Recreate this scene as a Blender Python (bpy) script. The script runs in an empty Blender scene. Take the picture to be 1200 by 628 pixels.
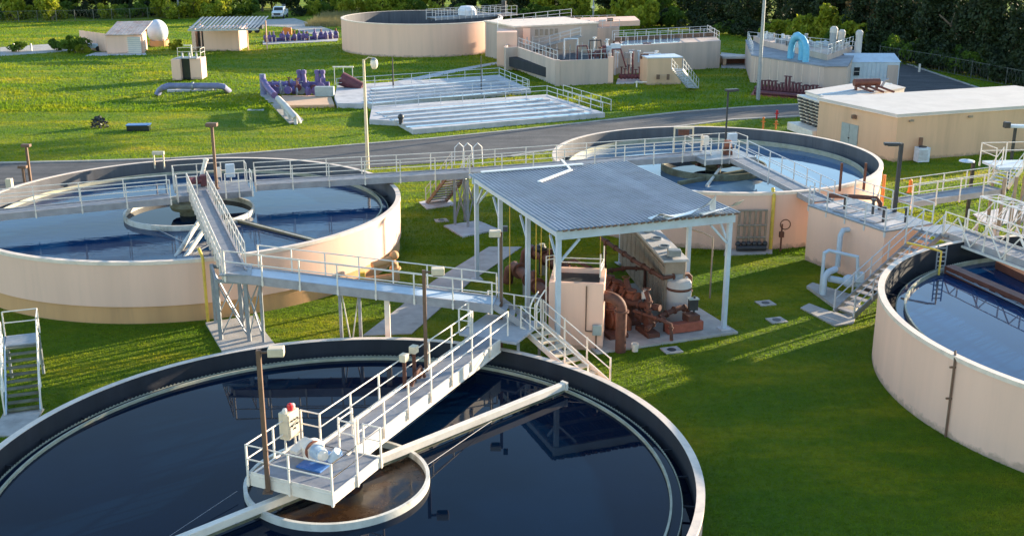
import bpy, math, random
import numpy as np
from math import radians as R_, sin, cos, pi, hypot, atan2
from mathutils import Vector, Matrix

SC = bpy.context.scene
random.seed(7)
rng = np.random.default_rng(11)

# ------------------------------------------------------------------ camera
F_PX, HOR_Y, CAM_H = 1325.0, -100.0, 18.0
TH = math.atan((314 - HOR_Y) / F_PX)
cam_d = bpy.data.cameras.new("camera")
cam_d.sensor_width = 36.0
cam_d.lens = 36.0 * F_PX / 1200.0
cam_d.clip_start = 0.5
cam_d.clip_end = 3000.0
cam = bpy.data.objects.new("camera", cam_d)
SC.collection.objects.link(cam)
cam.location = (0, 0, CAM_H)
cam.rotation_euler = (pi / 2 - TH, 0, 0)
SC.camera = cam

# ------------------------------------------------------------------ sky, sun, exposure
SUN_AZ, SUN_EL = 35.5, 10.4          # azimuth from +X towards +Y
SUN_STRENGTH, SKY_STRENGTH, EXPOSURE = 5.0, 0.15, 1.62
w = bpy.data.worlds.new("World")
SC.world = w
w.use_nodes = True
nt = w.node_tree
nt.nodes.clear()
sky = nt.nodes.new("ShaderNodeTexSky")
sky.sky_type = 'NISHITA'
sky.sun_disc = False
sky.sun_elevation = R_(SUN_EL)
sky.sun_rotation = R_(90 - SUN_AZ)
sky.altitude = 0
sky.air_density = 1.0
sky.dust_density = 0.1
sky.ozone_density = 1.6
bg = nt.nodes.new("ShaderNodeBackground")
bg.inputs[1].default_value = SKY_STRENGTH
out = nt.nodes.new("ShaderNodeOutputWorld")
nt.links.new(sky.outputs[0], bg.inputs[0])
nt.links.new(bg.outputs[0], out.inputs[0])
sd = bpy.data.lights.new("sun", 'SUN')
sd.energy = SUN_STRENGTH
sd.angle = R_(0.5)
sd.color = (1.0, 0.82, 0.58)
sun = bpy.data.objects.new("sun", sd)
SC.collection.objects.link(sun)
sdir = Vector((cos(R_(SUN_AZ)) * cos(R_(SUN_EL)), sin(R_(SUN_AZ)) * cos(R_(SUN_EL)), sin(R_(SUN_EL))))
sun.rotation_euler = sdir.to_track_quat('Z', 'Y').to_euler()
sun.location = (60, 60, 60)
SC.view_settings.view_transform = 'Standard'
SC.view_settings.look = 'None'
SC.view_settings.exposure = EXPOSURE
SC.view_settings.gamma = 1.0

# ------------------------------------------------------------------ helpers
CT, ST = cos(TH), sin(TH)
gz_ = Vector((0, 0, 1))


def at(px, py, z=0.0):
    """point of the level plane z seen at a pixel of the 1200x628 photograph"""
    x = (px - 600) / F_PX
    y = (py - 314) / F_PX
    dy = CT - y * ST
    dz = -ST - y * CT
    t = (z - CAM_H) / dz
    return Vector((x * t, dy * t, z))


def proj(p):
    dz = p[2] - CAM_H
    d = p[1] * CT - dz * ST
    v = -(p[1] * ST + dz * CT)
    return 600 + F_PX * p[0] / d, 314 + F_PX * v / d


def height(px, yb, yt, z=0.0):
    """how tall an upright thing is whose foot and head are at rows yb and yt"""
    p = at(px, yb, z)
    lo, hi = z, z + 40
    for _ in range(50):
        m = (lo + hi) / 2
        if proj((p.x, p.y, m))[1] > yt:
            lo = m
        else:
            hi = m
    return lo - z


class MB:
    def __init__(s):
        s.v = []
        s.f = []
        s.smooth = False

    def add(s, verts, faces):
        n = len(s.v)
        s.v += [tuple(q) for q in verts]
        s.f += [tuple(i + n for i in f) for f in faces]
        return s

    def box(s, c, size, rz=0.0):
        hx, hy, hz = size[0] / 2, size[1] / 2, size[2] / 2
        cr, sr = cos(rz), sin(rz)
        vs = []
        for z in (-hz, hz):
            for x, y in ((-hx, -hy), (hx, -hy), (hx, hy), (-hx, hy)):
                vs.append((c[0] + x * cr - y * sr, c[1] + x * sr + y * cr, c[2] + z))
        return s.add(vs, [(3, 2, 1, 0), (4, 5, 6, 7), (0, 1, 5, 4), (1, 2, 6, 5), (2, 3, 7, 6), (3, 0, 4, 7)])

    def beam(s, a, b, wd, ht):
        a, b = Vector(a), Vector(b)
        d = (b - a).normalized()
        up = Vector((0, 0, 1)) if abs(d.z) < .98 else Vector((0, 1, 0))
        sx = d.cross(up).normalized() * wd / 2
        sy = sx.cross(d).normalized() * ht / 2
        vs = [p + q for p in (a, b) for q in (-sx - sy, sx - sy, sx + sy, -sx + sy)]
        return s.add(vs, [(3, 2, 1, 0), (4, 5, 6, 7), (0, 1, 5, 4), (1, 2, 6, 5), (2, 3, 7, 6), (3, 0, 4, 7)])

    def tube(s, pts, r, n=8, caps=True):
        s.smooth = True
        pts = [Vector(p) for p in pts]
        rings = []
        prev = None
        for i, p in enumerate(pts):
            if i == 0:
                d = pts[1] - p
            elif i == len(pts) - 1:
                d = p - pts[-2]
            else:
                d = (pts[i + 1] - p).normalized() + (p - pts[i - 1]).normalized()
            d.normalize()
            if prev is None:
                up = Vector((0, 0, 1)) if abs(d.z) < .95 else Vector((1, 0, 0))
                u = d.cross(up).normalized()
            else:
                u = (prev - d * prev.dot(d)).normalized()
            prev = u
            v = d.cross(u)
            rr = r[i] if isinstance(r, (list, tuple)) else r
            rings.append([p + (u * cos(2 * pi * k / n) + v * sin(2 * pi * k / n)) * rr for k in range(n)])
        vs = [q for rg in rings for q in rg]
        fs = []
        for i in range(len(rings) - 1):
            for k in range(n):
                a = i * n + k
                b = i * n + (k + 1) % n
                fs.append((a, b, b + n, a + n))
        if caps:
            fs.append(tuple(range(n))[::-1])
            fs.append(tuple((len(rings) - 1) * n + k for k in range(n)))
        return s.add(vs, fs)

    def cyl(s, c, r, h, n=16):
        return s.tube([c, (c[0], c[1], c[2] + h)], r, n)

    def prism(s, poly, z0, z1):
        n = len(poly)
        ar = sum(poly[i][0] * poly[(i + 1) % n][1] - poly[(i + 1) % n][0] * poly[i][1] for i in range(n))
        if ar < 0:
            poly = poly[::-1]
        vs = [(p[0], p[1], z0) for p in poly] + [(p[0], p[1], z1) for p in poly]
        fs = [tuple(range(n))[::-1], tuple(range(n, 2 * n))]
        fs += [(i, (i + 1) % n, (i + 1) % n + n, i + n) for i in range(n)]
        return s.add(vs, fs)

    def lathe(s, c, prof, n=128, a0=0.0, a1=2 * pi, closed=False):
        """profile of (radius, z), turned about the upright axis through c"""
        s.smooth = True
        full = abs(a1 - a0 - 2 * pi) < 1e-6
        m = n if full else n + 1
        k = len(prof)
        vs = []
        for i in range(m):
            a = a0 + (a1 - a0) * i / n
            for r, z in prof:
                vs.append((c[0] + r * cos(a), c[1] + r * sin(a), z))
        fs = []
        for i in range(n):
            j = (i + 1) % m
            for q in range(k if closed else k - 1):
                q2 = (q + 1) % k
                fs.append((i * k + q, j * k + q, j * k + q2, i * k + q2))
        return s.add(vs, fs)

    def ball(s, c, r, n=12, m=8):
        s.smooth = True
        rx, ry, rz = (r, r, r) if not isinstance(r, tuple) else r
        vs = [(c[0], c[1], c[2] - rz)]
        for i in range(1, m):
            t = -pi / 2 + pi * i / m
            for k in range(n):
                a = 2 * pi * k / n
                vs.append((c[0] + rx * cos(t) * cos(a), c[1] + ry * cos(t) * sin(a), c[2] + rz * sin(t)))
        vs.append((c[0], c[1], c[2] + rz))
        fs = [(0, 1 + (k + 1) % n, 1 + k) for k in range(n)]
        for i in range(m - 2):
            for k in range(n):
                a = 1 + i * n + k
                b = 1 + i * n + (k + 1) % n
                fs.append((a, b, b + n, a + n))
        t = len(vs) - 1
        o = 1 + (m - 2) * n
        fs += [(o + k, o + (k + 1) % n, t) for k in range(n)]
        return s.add(vs, fs)

    def mesh(s, name, mat, origin=(0, 0, 0)):
        me = bpy.data.meshes.new(name)
        o = origin
        me.from_pydata([(a - o[0], b - o[1], c - o[2]) for a, b, c in s.v], [], s.f)
        me.materials.append(mat)
        if s.smooth:
            me.shade_smooth()
            me.set_sharp_from_angle(angle=R_(38))
        me.update()
        return me


def link(o):
    SC.collection.objects.link(o)
    return o


def thing(name, label, cat, loc=(0, 0, 0), group=None):
    o = bpy.data.objects.new(name, None)
    o.empty_display_size = .3
    link(o)
    o.location = loc
    o['label'] = label
    o['category'] = cat
    if group:
        o['group'] = group
    return o


def wloc(p):
    v = Vector((0, 0, 0))
    while p is not None:
        v += p.location
        p = p.parent
    return v


def part(name, mb, mat, parent, label=None, bevel=0, stuff=False):
    o = bpy.data.objects.new(name, mb.mesh(name, mat, wloc(parent)))
    link(o)
    o.parent = parent
    if label:
        o['label'] = label
    if bevel:
        m = o.modifiers.new("bevel", 'BEVEL')
        m.width = bevel
        m.segments = 2
        m.limit_method = 'ANGLE'
    if stuff:
        o['kind'] = 'stuff'
    return o


def shared(name, me, parent, loc, rz=0.0, sc=None):
    o = bpy.data.objects.new(name, me)
    link(o)
    o.parent = parent
    o.location = Vector(loc) - wloc(parent)
    o.rotation_euler = (0, 0, rz)
    if sc:
        o.scale = sc
    return o


def single(name, mb, mat, label, cat, origin=(0, 0, 0), group=None, bevel=0):
    o = bpy.data.objects.new(name, mb.mesh(name, mat, origin))
    link(o)
    o.location = origin
    o['label'] = label
    o['category'] = cat
    if group:
        o['group'] = group
    if bevel:
        m = o.modifiers.new("bevel", 'BEVEL')
        m.width = bevel
        m.segments = 2
        m.limit_method = 'ANGLE'
    return o


def struct(name, mb, mat, kind='structure'):
    o = bpy.data.objects.new(name, mb.mesh(name, mat))
    link(o)
    o['kind'] = kind
    return o


def copy_tree(o, parent=None):
    c = o.copy()
    link(c)
    c.parent = parent
    for ch in list(o.children):
        copy_tree(ch, c)
    return c


# ------------------------------------------------------------------ materials
def new_mat(name):
    m = bpy.data.materials.new(name)
    m.use_nodes = True
    t = m.node_tree
    b = t.nodes["Principled BSDF"]
    return m, t, b


def N(t, kind, **kw):
    n = t.nodes.new(kind)
    for k, v in kw.items():
        if hasattr(n, k):
            setattr(n, k, v)
        else:
            n.inputs[k].default_value = v
    return n


def ramp(t, stops):
    n = t.nodes.new("ShaderNodeValToRGB")
    e = n.color_ramp.elements
    while len(e) < len(stops):
        e.new(.5)
    for i, (p, c) in enumerate(stops):
        e[i].position = p
        e[i].color = (c[0], c[1], c[2], 1)
    return n


def plain(name, c, rough=.6, metal=0.0, var=.25, scale=3.0, bump=.15, dirt=None, dirt_amt=.5, streak=False, bscale=None, foot=0.0, pervar=0.0):
    """painted or bare surface: base colour with mottling, wear and fine relief"""
    m, t, b = new_mat(name)
    L = t.links.new
    geo = N(t, "ShaderNodeNewGeometry")
    mp = N(t, "ShaderNodeMapping")
    L(geo.outputs["Position"], mp.inputs[0])
    if streak:
        mp.inputs["Scale"].default_value = (1, 1, .07)
    n1 = N(t, "ShaderNodeTexNoise", Scale=scale, Detail=6.0, Roughness=.62)
    L(mp.outputs[0], n1.inputs["Vector"])
    lo = tuple(v * (1 - var) for v in c)
    hi = tuple(min(1, v * (1 + var * .45)) for v in c)
    r1 = ramp(t, [(.3, lo), (.68, hi)])
    L(n1.outputs[0], r1.inputs[0])
    col = r1.outputs[0]
    if dirt:
        n2 = N(t, "ShaderNodeTexNoise", Scale=scale * .55, Detail=8.0, Roughness=.7)
        L(geo.outputs["Position"], n2.inputs["Vector"])
        if streak:
            mp2 = N(t, "ShaderNodeMapping")
            mp2.inputs["Scale"].default_value = (1, 1, .12)
            mp2.inputs["Location"].default_value = (7, 3, 1)
            L(geo.outputs["Position"], mp2.inputs[0])
            L(mp2.outputs[0], n2.inputs["Vector"])
        r2 = ramp(t, [(.5, (0, 0, 0)), (.68, (dirt_amt,) * 3)])
        L(n2.outputs[0], r2.inputs[0])
        mx = N(t, "ShaderNodeMixRGB")
        L(r2.outputs[0], mx.inputs[0])
        L(col, mx.inputs[1])
        mx.inputs[2].default_value = (*dirt, 1)
        col = mx.outputs[0]
    if foot:
        # splash dirt in the lowest part of the wall, with a ragged upper edge
        sx = N(t, "ShaderNodeSeparateXYZ")
        L(geo.outputs["Position"], sx.inputs[0])
        n6 = N(t, "ShaderNodeTexNoise", Scale=2.2, Detail=6.0, Roughness=.7)
        L(geo.outputs["Position"], n6.inputs["Vector"])
        ma = N(t, "ShaderNodeMath", operation='MULTIPLY_ADD')
        L(n6.outputs[0], ma.inputs[0])
        ma.inputs[1].default_value = -.9
        L(sx.outputs[2], ma.inputs[2])
        r6 = ramp(t, [(0.0, (foot,) * 3), (.18, (0, 0, 0))])
        L(ma.outputs[0], r6.inputs[0])
        ma2 = N(t, "ShaderNodeMath", operation='ADD')
        L(ma.outputs[0], ma2.inputs[0])
        ma2.inputs[1].default_value = .36
        L(ma2.outputs[0], r6.inputs[0])
        m6 = N(t, "ShaderNodeMixRGB")
        L(r6.outputs[0], m6.inputs[0])
        L(col, m6.inputs[1])
        m6.inputs[2].default_value = (.16, .13, .09, 1)
        col = m6.outputs[0]
    if pervar:
        oi = N(t, "ShaderNodeObjectInfo")
        mr = N(t, "ShaderNodeMapRange")
        mr.inputs[3].default_value = 1 - pervar
        mr.inputs[4].default_value = 1 + pervar
        L(oi.outputs["Random"], mr.inputs[0])
        hv = N(t, "ShaderNodeHueSaturation")
        L(mr.outputs[0], hv.inputs["Value"])
        L(col, hv.inputs["Color"])
        col = hv.outputs[0]
    L(col, b.inputs["Base Color"])
    b.inputs["Roughness"].default_value = rough
    b.inputs["Metallic"].default_value = metal
    if bump:
        n3 = N(t, "ShaderNodeTexNoise", Scale=bscale or scale * 9, Detail=4.0)
        L(geo.outputs["Position"], n3.inputs["Vector"])
        bp = N(t, "ShaderNodeBump", Strength=bump, Distance=.02)
        L(n3.outputs[0], bp.inputs["Height"])
        L(bp.outputs[0], b.inputs["Normal"])
    return m


M = {}
M['wall'] = plain('cream_wall_paint', (.84, .53, .40), .75, var=.07, foot=.5, scale=.9, dirt=(.50, .35, .27), dirt_amt=.22, streak=True)
M['wall_warm'] = plain('tan_wall_paint', (.66, .43, .27), .75, var=.10, foot=.5, scale=.8, dirt=(.35, .24, .16), dirt_amt=.35, streak=True)
M['band'] = plain('lower_wall_band_paint', (.64, .35, .16), .8, var=.14, scale=.9, dirt=(.3, .2, .13), dirt_amt=.5, streak=True)
M['wall_grey'] = plain('grey_cream_wall', (.56, .43, .36), .8, var=.12, scale=.7, dirt=(.3, .26, .24), dirt_amt=.5, streak=True)
M['rim'] = plain('rim_concrete', (.78, .64, .53), .7, var=.12, scale=2.5, dirt=(.4, .37, .34), dirt_amt=.5)
M['lining'] = plain('tank_lining_coat', (.022, .024, .034), .8, var=.35, scale=1.3, dirt=(.02, .025, .03), dirt_amt=.8, streak=True)
M['lining_pale'] = plain('tank_lining_pale', (.115, .115, .13), .8, var=.3, scale=1.1, dirt=(.05, .055, .07), dirt_amt=.75, streak=True)
M['alu'] = plain('aluminium_rail', (.60, .60, .61), .5, .15, var=.12, scale=4, bump=0)
M['white'] = plain('white_painted_steel', (.82, .73, .63), .5, 0, var=.12, scale=2.2, dirt=(.45, .36, .27), dirt_amt=.35)
M['fibre'] = plain('grey_fascia', (.36, .34, .35), .6, 0, var=.2, scale=2, dirt=(.22, .2, .2), dirt_amt=.5)
M['grating'] = plain('deck_grating', (.24, .25, .28), .6, .2, var=.25, scale=3, bump=.4, bscale=60)
M['fence_wire'] = plain('dull_fence_wire', (.13, .14, .12), .7, .2, var=.3, scale=3, bump=0)
M['galv'] = plain('galvanised_steel', (.31, .33, .36), .5, .45, var=.2, scale=5, bump=.05)
M['bluegrey'] = plain('pale_blue_grey_steel_paint', (.50, .58, .66), .5, 0, var=.1, scale=1.6, dirt=(.3, .3, .32), dirt_amt=.3)
M['rust'] = plain('rusty_pipe_paint', (.14, .05, .03), .75, 0, var=.45, scale=5, bump=.35, dirt=(.10, .045, .035), dirt_amt=.7)
M['rust_orange'] = plain('orange_rust_paint', (.27, .085, .04), .7, 0, var=.4, scale=5, bump=.3, dirt=(.2, .07, .05), dirt_amt=.7)
M['brown'] = plain('brown_pole_paint', (.17, .095, .06), .6, 0, var=.25, scale=3, bump=0)
M['dark'] = plain('dark_metal', (.05, .05, .055), .5, .2, var=.3, scale=4, bump=0)
M['lampbox'] = plain('cream_lamp_box', (.68, .56, .40), .6, 0, var=.12, scale=4, bump=0)
M['yellow'] = plain('yellow_conduit_paint', (.70, .46, .06), .55, 0, var=.2, scale=4, bump=0)
M['red'] = plain('red_beacon', (.62, .02, .03), .3, 0, var=.1, scale=4, bump=0)
M['orange'] = plain('orange_plastic', (.80, .22, .04), .5, 0, var=.1, scale=4, bump=0)
M['blue'] = plain('blue_painted_pipe', (.12, .42, .62), .5, 0, var=.15, scale=3, bump=0)
M['bluemotor'] = plain('blue_motor_paint', (.05, .16, .42), .4, 0, var=.2, scale=4, bump=0)
M['palemotor'] = plain('pale_blue_motor_paint', (.55, .66, .76), .4, 0, var=.2, scale=4, bump=0)
M['purple'] = plain('purple_reuse_pipe_paint', (.115, .085, .25), .55, 0, var=.35, scale=3, bump=.1, dirt=(.30, .14, .22), dirt_amt=.5)
M['lilac'] = plain('faded_violet_pipe_paint', (.19, .20, .34), .6, 0, var=.25, scale=2, bump=.1)
M['maroon'] = plain('maroon_valve_paint', (.13, .035, .045), .6, 0, var=.4, scale=3, bump=.1)
M['concrete'] = plain('concrete', (.42, .39, .36), .9, 0, var=.2, scale=1.4, bump=.3, dirt=(.2, .19, .17), dirt_amt=.5)
M['concrete_lt'] = plain('pale_concrete', (.50, .49, .50), .85, 0, var=.22, scale=1.0, bump=.25, dirt=(.3, .31, .34), dirt_amt=.6)
M['roofwhite'] = plain('white_roof_coating', (.54, .50, .465), .7, 0, var=.12, scale=.7, bump=.1, dirt=(.5, .49, .49), dirt_amt=.35)
M['roofblue'] = plain('blue_grey_metal_roof', (.21, .24, .30), .45, .1, var=.2, pervar=.14, scale=1.2, bump=.05, dirt=(.13, .14, .17), dirt_amt=.5)
M['roofrust'] = plain('weathered_metal_roof', (.50, .43, .40), .6, .1, var=.3, scale=1.2, bump=.05, dirt=(.36, .16, .11), dirt_amt=.7)
M['roof_deck'] = plain('grey_roof_deck', (.27, .28, .31), .75, 0, var=.3, scale=.8, bump=.15, dirt=(.14, .13, .13), dirt_amt=.7)
M['shade_roof'] = plain('shade_roof_sheets', (.46, .46, .46), .5, .1, var=.25, pervar=.35, scale=1.6, bump=.05)
M['glass'] = plain('dark_window_glass', (.03, .035, .04), .1, 0, var=.2, scale=3, bump=0)
M['door'] = plain('grey_green_door_paint', (.33, .38, .37), .6, 0, var=.15, scale=3, bump=0)
M['louvre'] = plain('grey_brown_louvre', (.33, .26, .20), .6, .2, var=.25, scale=2.5, bump=.05)
M['feedwell'] = plain('feedwell_white', (.70, .66, .58), .6, 0, var=.2, scale=1.8, dirt=(.25, .17, .09), dirt_amt=.7)
M['algae'] = plain('algae_stained_steel', (.17, .17, .11), .7, 0, var=.4, scale=2, bump=.2, dirt=(.08, .06, .03), dirt_amt=.8)
M['weir'] = plain('pale_weir_plate', (.42, .40, .30), .6, 0, var=.25, scale=2, dirt=(.24, .24, .12), dirt_amt=.6)
M['trough'] = plain('red_brown_trough', (.16, .05, .03), .55, 0, var=.35, scale=2, bump=.1)
M['bark'] = plain('bark', (.16, .12, .085), .95, 0, var=.35, scale=3, bump=.5)
M['barkpale'] = plain('pale_dry_wood', (.38, .31, .22), .95, 0, var=.35, scale=3, bump=.4)
M['truckpaint'] = plain('white_truck_paint', (.72, .76, .78), .3, 0, var=.06, scale=2, bump=0)
M['tyre'] = plain('black_rubber', (.02, .02, .02), .9, 0, var=.3, scale=6, bump=0)
M['tent'] = plain('white_tank_shell', (.70, .71, .76), .5, 0, var=.15, scale=1.2, bump=0)
M['crack'] = plain('bright_metal_flashing', (.85, .85, .84), .5, 0, var=.08, scale=1.4, bump=0)
M['nozzle'] = plain('tile_red_plinth', (.36, .10, .06), .8, 0, var=.3, scale=4, bump=0)


def asphalt():
    m, t, b = new_mat('asphalt')
    L = t.links.new
    geo = N(t, "ShaderNodeNewGeometry")
    n1 = N(t, "ShaderNodeTexNoise", Scale=.35, Detail=8.0, Roughness=.65)
    L(geo.outputs["Position"], n1.inputs["Vector"])
    r1 = ramp(t, [(.32, (.055, .054, .060)), (.55, (.085, .082, .086)), (.72, (.12, .112, .11))])
    L(n1.outputs[0], r1.inputs[0])
    vo = N(t, "ShaderNodeTexVoronoi", Scale=.22)
    vo.feature = 'DISTANCE_TO_EDGE'
    nw = N(t, "ShaderNodeTexNoise", Scale=.9, Detail=5.0)
    L(geo.outputs["Position"], nw.inputs["Vector"])
    va = N(t, "ShaderNodeMixRGB")
    va.inputs[0].default_value = .12
    L(geo.outputs["Position"], va.inputs[1])
    mulv = N(t, "ShaderNodeVectorMath", operation='SCALE')
    L(nw.outputs[1], mulv.inputs[0])
    mulv.inputs["Scale"].default_value = 12
    addv = N(t, "ShaderNodeVectorMath", operation='ADD')
    L(geo.outputs["Position"], addv.inputs[0])
    L(mulv.outputs[0], addv.inputs[1])
    L(addv.outputs[0], vo.inputs["Vector"])
    rc = ramp(t, [(.0, (.45, .45, .45)), (.02, (1, 1, 1))])
    L(vo.outputs["Distance"], rc.inputs[0])
    mpa = N(t, "ShaderNodeMapping")
    mpa.inputs["Scale"].default_value = (.05, .6, 1)
    mpa.inputs["Rotation"].default_value = (0, 0, R_(-20))
    L(geo.outputs["Position"], mpa.inputs[0])
    ns = N(t, "ShaderNodeTexNoise", Scale=2.0, Detail=4.0)
    L(mpa.outputs[0], ns.inputs["Vector"])
    rs2 = ramp(t, [(.4, (.78, .78, .78)), (.6, (1.15, 1.13, 1.1))])
    L(ns.outputs[0], rs2.inputs[0])
    ma = N(t, "ShaderNodeMixRGB", blend_type='MULTIPLY')
    ma.inputs[0].default_value = 1
    L(r1.outputs[0], ma.inputs[1])
    L(rc.outputs[0], ma.inputs[2])
    mb_ = N(t, "ShaderNodeMixRGB", blend_type='MULTIPLY')
    mb_.inputs[0].default_value = 1
    L(ma.outputs[0], mb_.inputs[1])
    L(rs2.outputs[0], mb_.inputs[2])
    L(mb_.outputs[0], b.inputs["Base Color"])
    b.inputs["Roughness"].default_value = .85
    n3 = N(t, "ShaderNodeTexNoise", Scale=25, Detail=3.0)
    L(geo.outputs["Position"], n3.inputs["Vector"])
    bp = N(t, "ShaderNodeBump", Strength=.5, Distance=.02)
    L(n3.outputs[0], bp.inputs["Height"])
    L(bp.outputs[0], b.inputs["Normal"])
    return m


def grass_mat(name, blades):
    m, t, b = new_mat(name)
    L = t.links.new
    geo = N(t, "ShaderNodeNewGeometry")
    n1 = N(t, "ShaderNodeTexNoise", Scale=.16, Detail=9.0, Roughness=.68)
    mpg = N(t, "ShaderNodeMapping")
    mpg.inputs["Scale"].default_value = (.55, 1.5, 1)
    mpg.inputs["Rotation"].default_value = (0, 0, R_(-8))
    L(geo.outputs["Position"], mpg.inputs[0])
    L(mpg.outputs[0], n1.inputs["Vector"])
    r1 = ramp(t, [(.38, (.12, .225, .014)), (.50, (.18, .26, .012)), (.6, (.31, .33, .015)), (.7, (.42, .34, .035))])
    L(n1.outputs[0], r1.inputs[0])
    n2 = N(t, "ShaderNodeTexNoise", Scale=2.6, Detail=7.0, Roughness=.75)
    L(geo.outputs["Position"], n2.inputs["Vector"])
    r2 = ramp(t, [(.3, (.74, .76, .7)), (.7, (1.22, 1.2, 1.15))])
    L(n2.outputs[0], r2.inputs[0])
    mx = N(t, "ShaderNodeMixRGB", blend_type='MULTIPLY')
    mx.inputs[0].default_value = 1
    L(r1.outputs[0], mx.inputs[1])
    L(r2.outputs[0], mx.inputs[2])
    # bare sandy patches and dry stems
    n5 = N(t, "ShaderNodeTexNoise", Scale=.55, Detail=10.0, Roughness=.8)
    L(geo.outputs["Position"], n5.inputs["Vector"])
    r5 = ramp(t, [(.60, (0, 0, 0)), (.72, (.55, .55, .55))])
    L(n5.outputs[0], r5.inputs[0])
    m5 = N(t, "ShaderNodeMixRGB")
    L(r5.outputs[0], m5.inputs[0])
    L(mx.outputs[0], m5.inputs[1])
    m5.inputs[2].default_value = (.27, .23, .06, 1)
    col = m5.outputs[0]
    L(col, b.inputs["Base Color"])
    b.inputs["Roughness"].default_value = .8
    b.inputs["Specular IOR Level"].default_value = .15
    o = t.nodes["Material Output"]
    if blades:
        tr = N(t, "ShaderNodeBsdfTranslucent")
        L(col, tr.inputs[0])
        ms = N(t, "ShaderNodeMixShader")
        ms.inputs[0].default_value = .5
        L(b.outputs[0], ms.inputs[1])
        L(tr.outputs[0], ms.inputs[2])
        L(ms.outputs[0], o.inputs[0])
    else:
        n3 = N(t, "ShaderNodeTexNoise", Scale=7, Detail=8.0, Roughness=.8)
        L(geo.outputs["Position"], n3.inputs["Vector"])
        bp = N(t, "ShaderNodeBump", Strength=1.0, Distance=.35)
        L(n3.outputs[0], bp.inputs["Height"])
        L(bp.outputs[0], b.inputs["Normal"])
    return m


def leaf_mat(name, c1, c2, trans=.3):
    m, t, b = new_mat(name)
    L = t.links.new
    geo = N(t, "ShaderNodeNewGeometry")
    n1 = N(t, "ShaderNodeTexNoise", Scale=.5, Detail=5.0, Roughness=.7)
    L(geo.outputs["Position"], n1.inputs["Vector"])
    r1 = ramp(t, [(.35, c1), (.65, c2)])
    L(n1.outputs[0], r1.inputs[0])
    L(r1.outputs[0], b.inputs["Base Color"])
    b.inputs["Roughness"].default_value = .7
    tr = N(t, "ShaderNodeBsdfTranslucent")
    L(r1.outputs[0], tr.inputs[0])
    ms = N(t, "ShaderNodeMixShader")
    ms.inputs[0].default_value = trans
    L(b.outputs[0], ms.inputs[1])
    L(tr.outputs[0], ms.inputs[2])
    L(ms.outputs[0], t.nodes["Material Output"].inputs[0])
    return m


def water_mat(name, base, ripple, scale, rough=.02, ior=1.333):
    m, t, b = new_mat(name)
    L = t.links.new
    geo = N(t, "ShaderNodeNewGeometry")
    n0 = N(t, "ShaderNodeTexNoise", Scale=.25, Detail=5.0, Roughness=.6)
    L(geo.outputs["Position"], n0.inputs["Vector"])
    r0 = ramp(t, [(.35, base), (.7, tuple(v * 1.5 for v in base))])
    L(n0.outputs[0], r0.inputs[0])
    L(r0.outputs[0], b.inputs["Base Color"])
    b.inputs["Roughness"].default_value = rough
    b.inputs["IOR"].default_value = ior
    n3 = N(t, "ShaderNodeTexNoise", Scale=scale, Detail=3.0)
    mp = N(t, "ShaderNodeMapping")
    mp.inputs["Rotation"].default_value = (0, 0, R_(25))
    mp.inputs["Scale"].default_value = (.45, 1.6, 1)
    L(geo.outputs["Position"], mp.inputs[0])
    L(mp.outputs[0], n3.inputs["Vector"])
    bp = N(t, "ShaderNodeBump", Strength=ripple, Distance=.02)
    L(n3.outputs[0], bp.inputs["Height"])
    L(bp.outputs[0], b.inputs["Normal"])
    return m


def scum_mat():
    m, t, b = new_mat('brown_scum_water')
    L = t.links.new
    geo = N(t, "ShaderNodeNewGeometry")
    n0 = N(t, "ShaderNodeTexNoise", Scale=.8, Detail=8.0, Roughness=.65)
    L(geo.outputs["Position"], n0.inputs["Vector"])
    r0 = ramp(t, [(.40, (.01, .012, .02)), (.54, (.04, .02, .01)), (.75, (.075, .036, .016))])
    L(n0.outputs[0], r0.inputs[0])
    L(r0.outputs[0], b.inputs["Base Color"])
    r1 = ramp(t, [(.40, (.05, .05, .05)), (.6, (.3, .3, .3))])
    L(n0.outputs[0], r1.inputs[0])
    L(r1.outputs[0], b.inputs["Roughness"])
    b.inputs["IOR"].default_value = 1.333
    return m


M['asphalt'] = asphalt()
M['ground'] = grass_mat('lawn', False)
M['blades'] = grass_mat('grass_blades', True)
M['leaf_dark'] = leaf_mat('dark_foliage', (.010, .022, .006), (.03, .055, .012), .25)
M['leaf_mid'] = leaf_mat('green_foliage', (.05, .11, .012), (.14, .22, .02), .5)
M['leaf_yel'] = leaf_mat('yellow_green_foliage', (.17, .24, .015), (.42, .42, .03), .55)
M['leaf_dry'] = leaf_mat('dry_brown_foliage', (.13, .09, .035), (.28, .20, .09), .3)
M['leaf_reed'] = leaf_mat('dry_reeds', (.20, .17, .07), (.34, .28, .12), .35)
M['water'] = water_mat('clarifier_water', (.001, .006, .018), .03, 1.2, ior=1.2)
M['water_rip'] = water_mat('rippled_water', (.004, .028, .080), .30, 2.2, ior=1.22)
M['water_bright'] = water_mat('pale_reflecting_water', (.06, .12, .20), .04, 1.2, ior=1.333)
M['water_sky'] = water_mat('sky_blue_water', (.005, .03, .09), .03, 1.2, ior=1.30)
M['water_pale'] = water_mat('pale_channel_water', (.16, .25, .36), .2, 2.5)
M['scum'] = scum_mat()

# ------------------------------------------------------------------ tank data (centre, outer radius, rim height)
TA = ((-17.76, 60.43), 11.55, 3.0)
TF = ((-5.65, 32.93), 11.70, 1.0)
TR = ((26.54, 41.57), 11.68, 3.1)
TB = ((12.94, 71.28), 10.33, 3.3)
TT = ((-12.60, 161.85), 11.28, 4.3)

# ------------------------------------------------------------------ ground, roads, paths
def rnoise(x, y):
    return .5 * sin(x * .11 + 1.3) * cos(y * .09) + .3 * sin(x * .23 + y * .17) + .2 * cos(x * .31 - y * .27)


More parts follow.
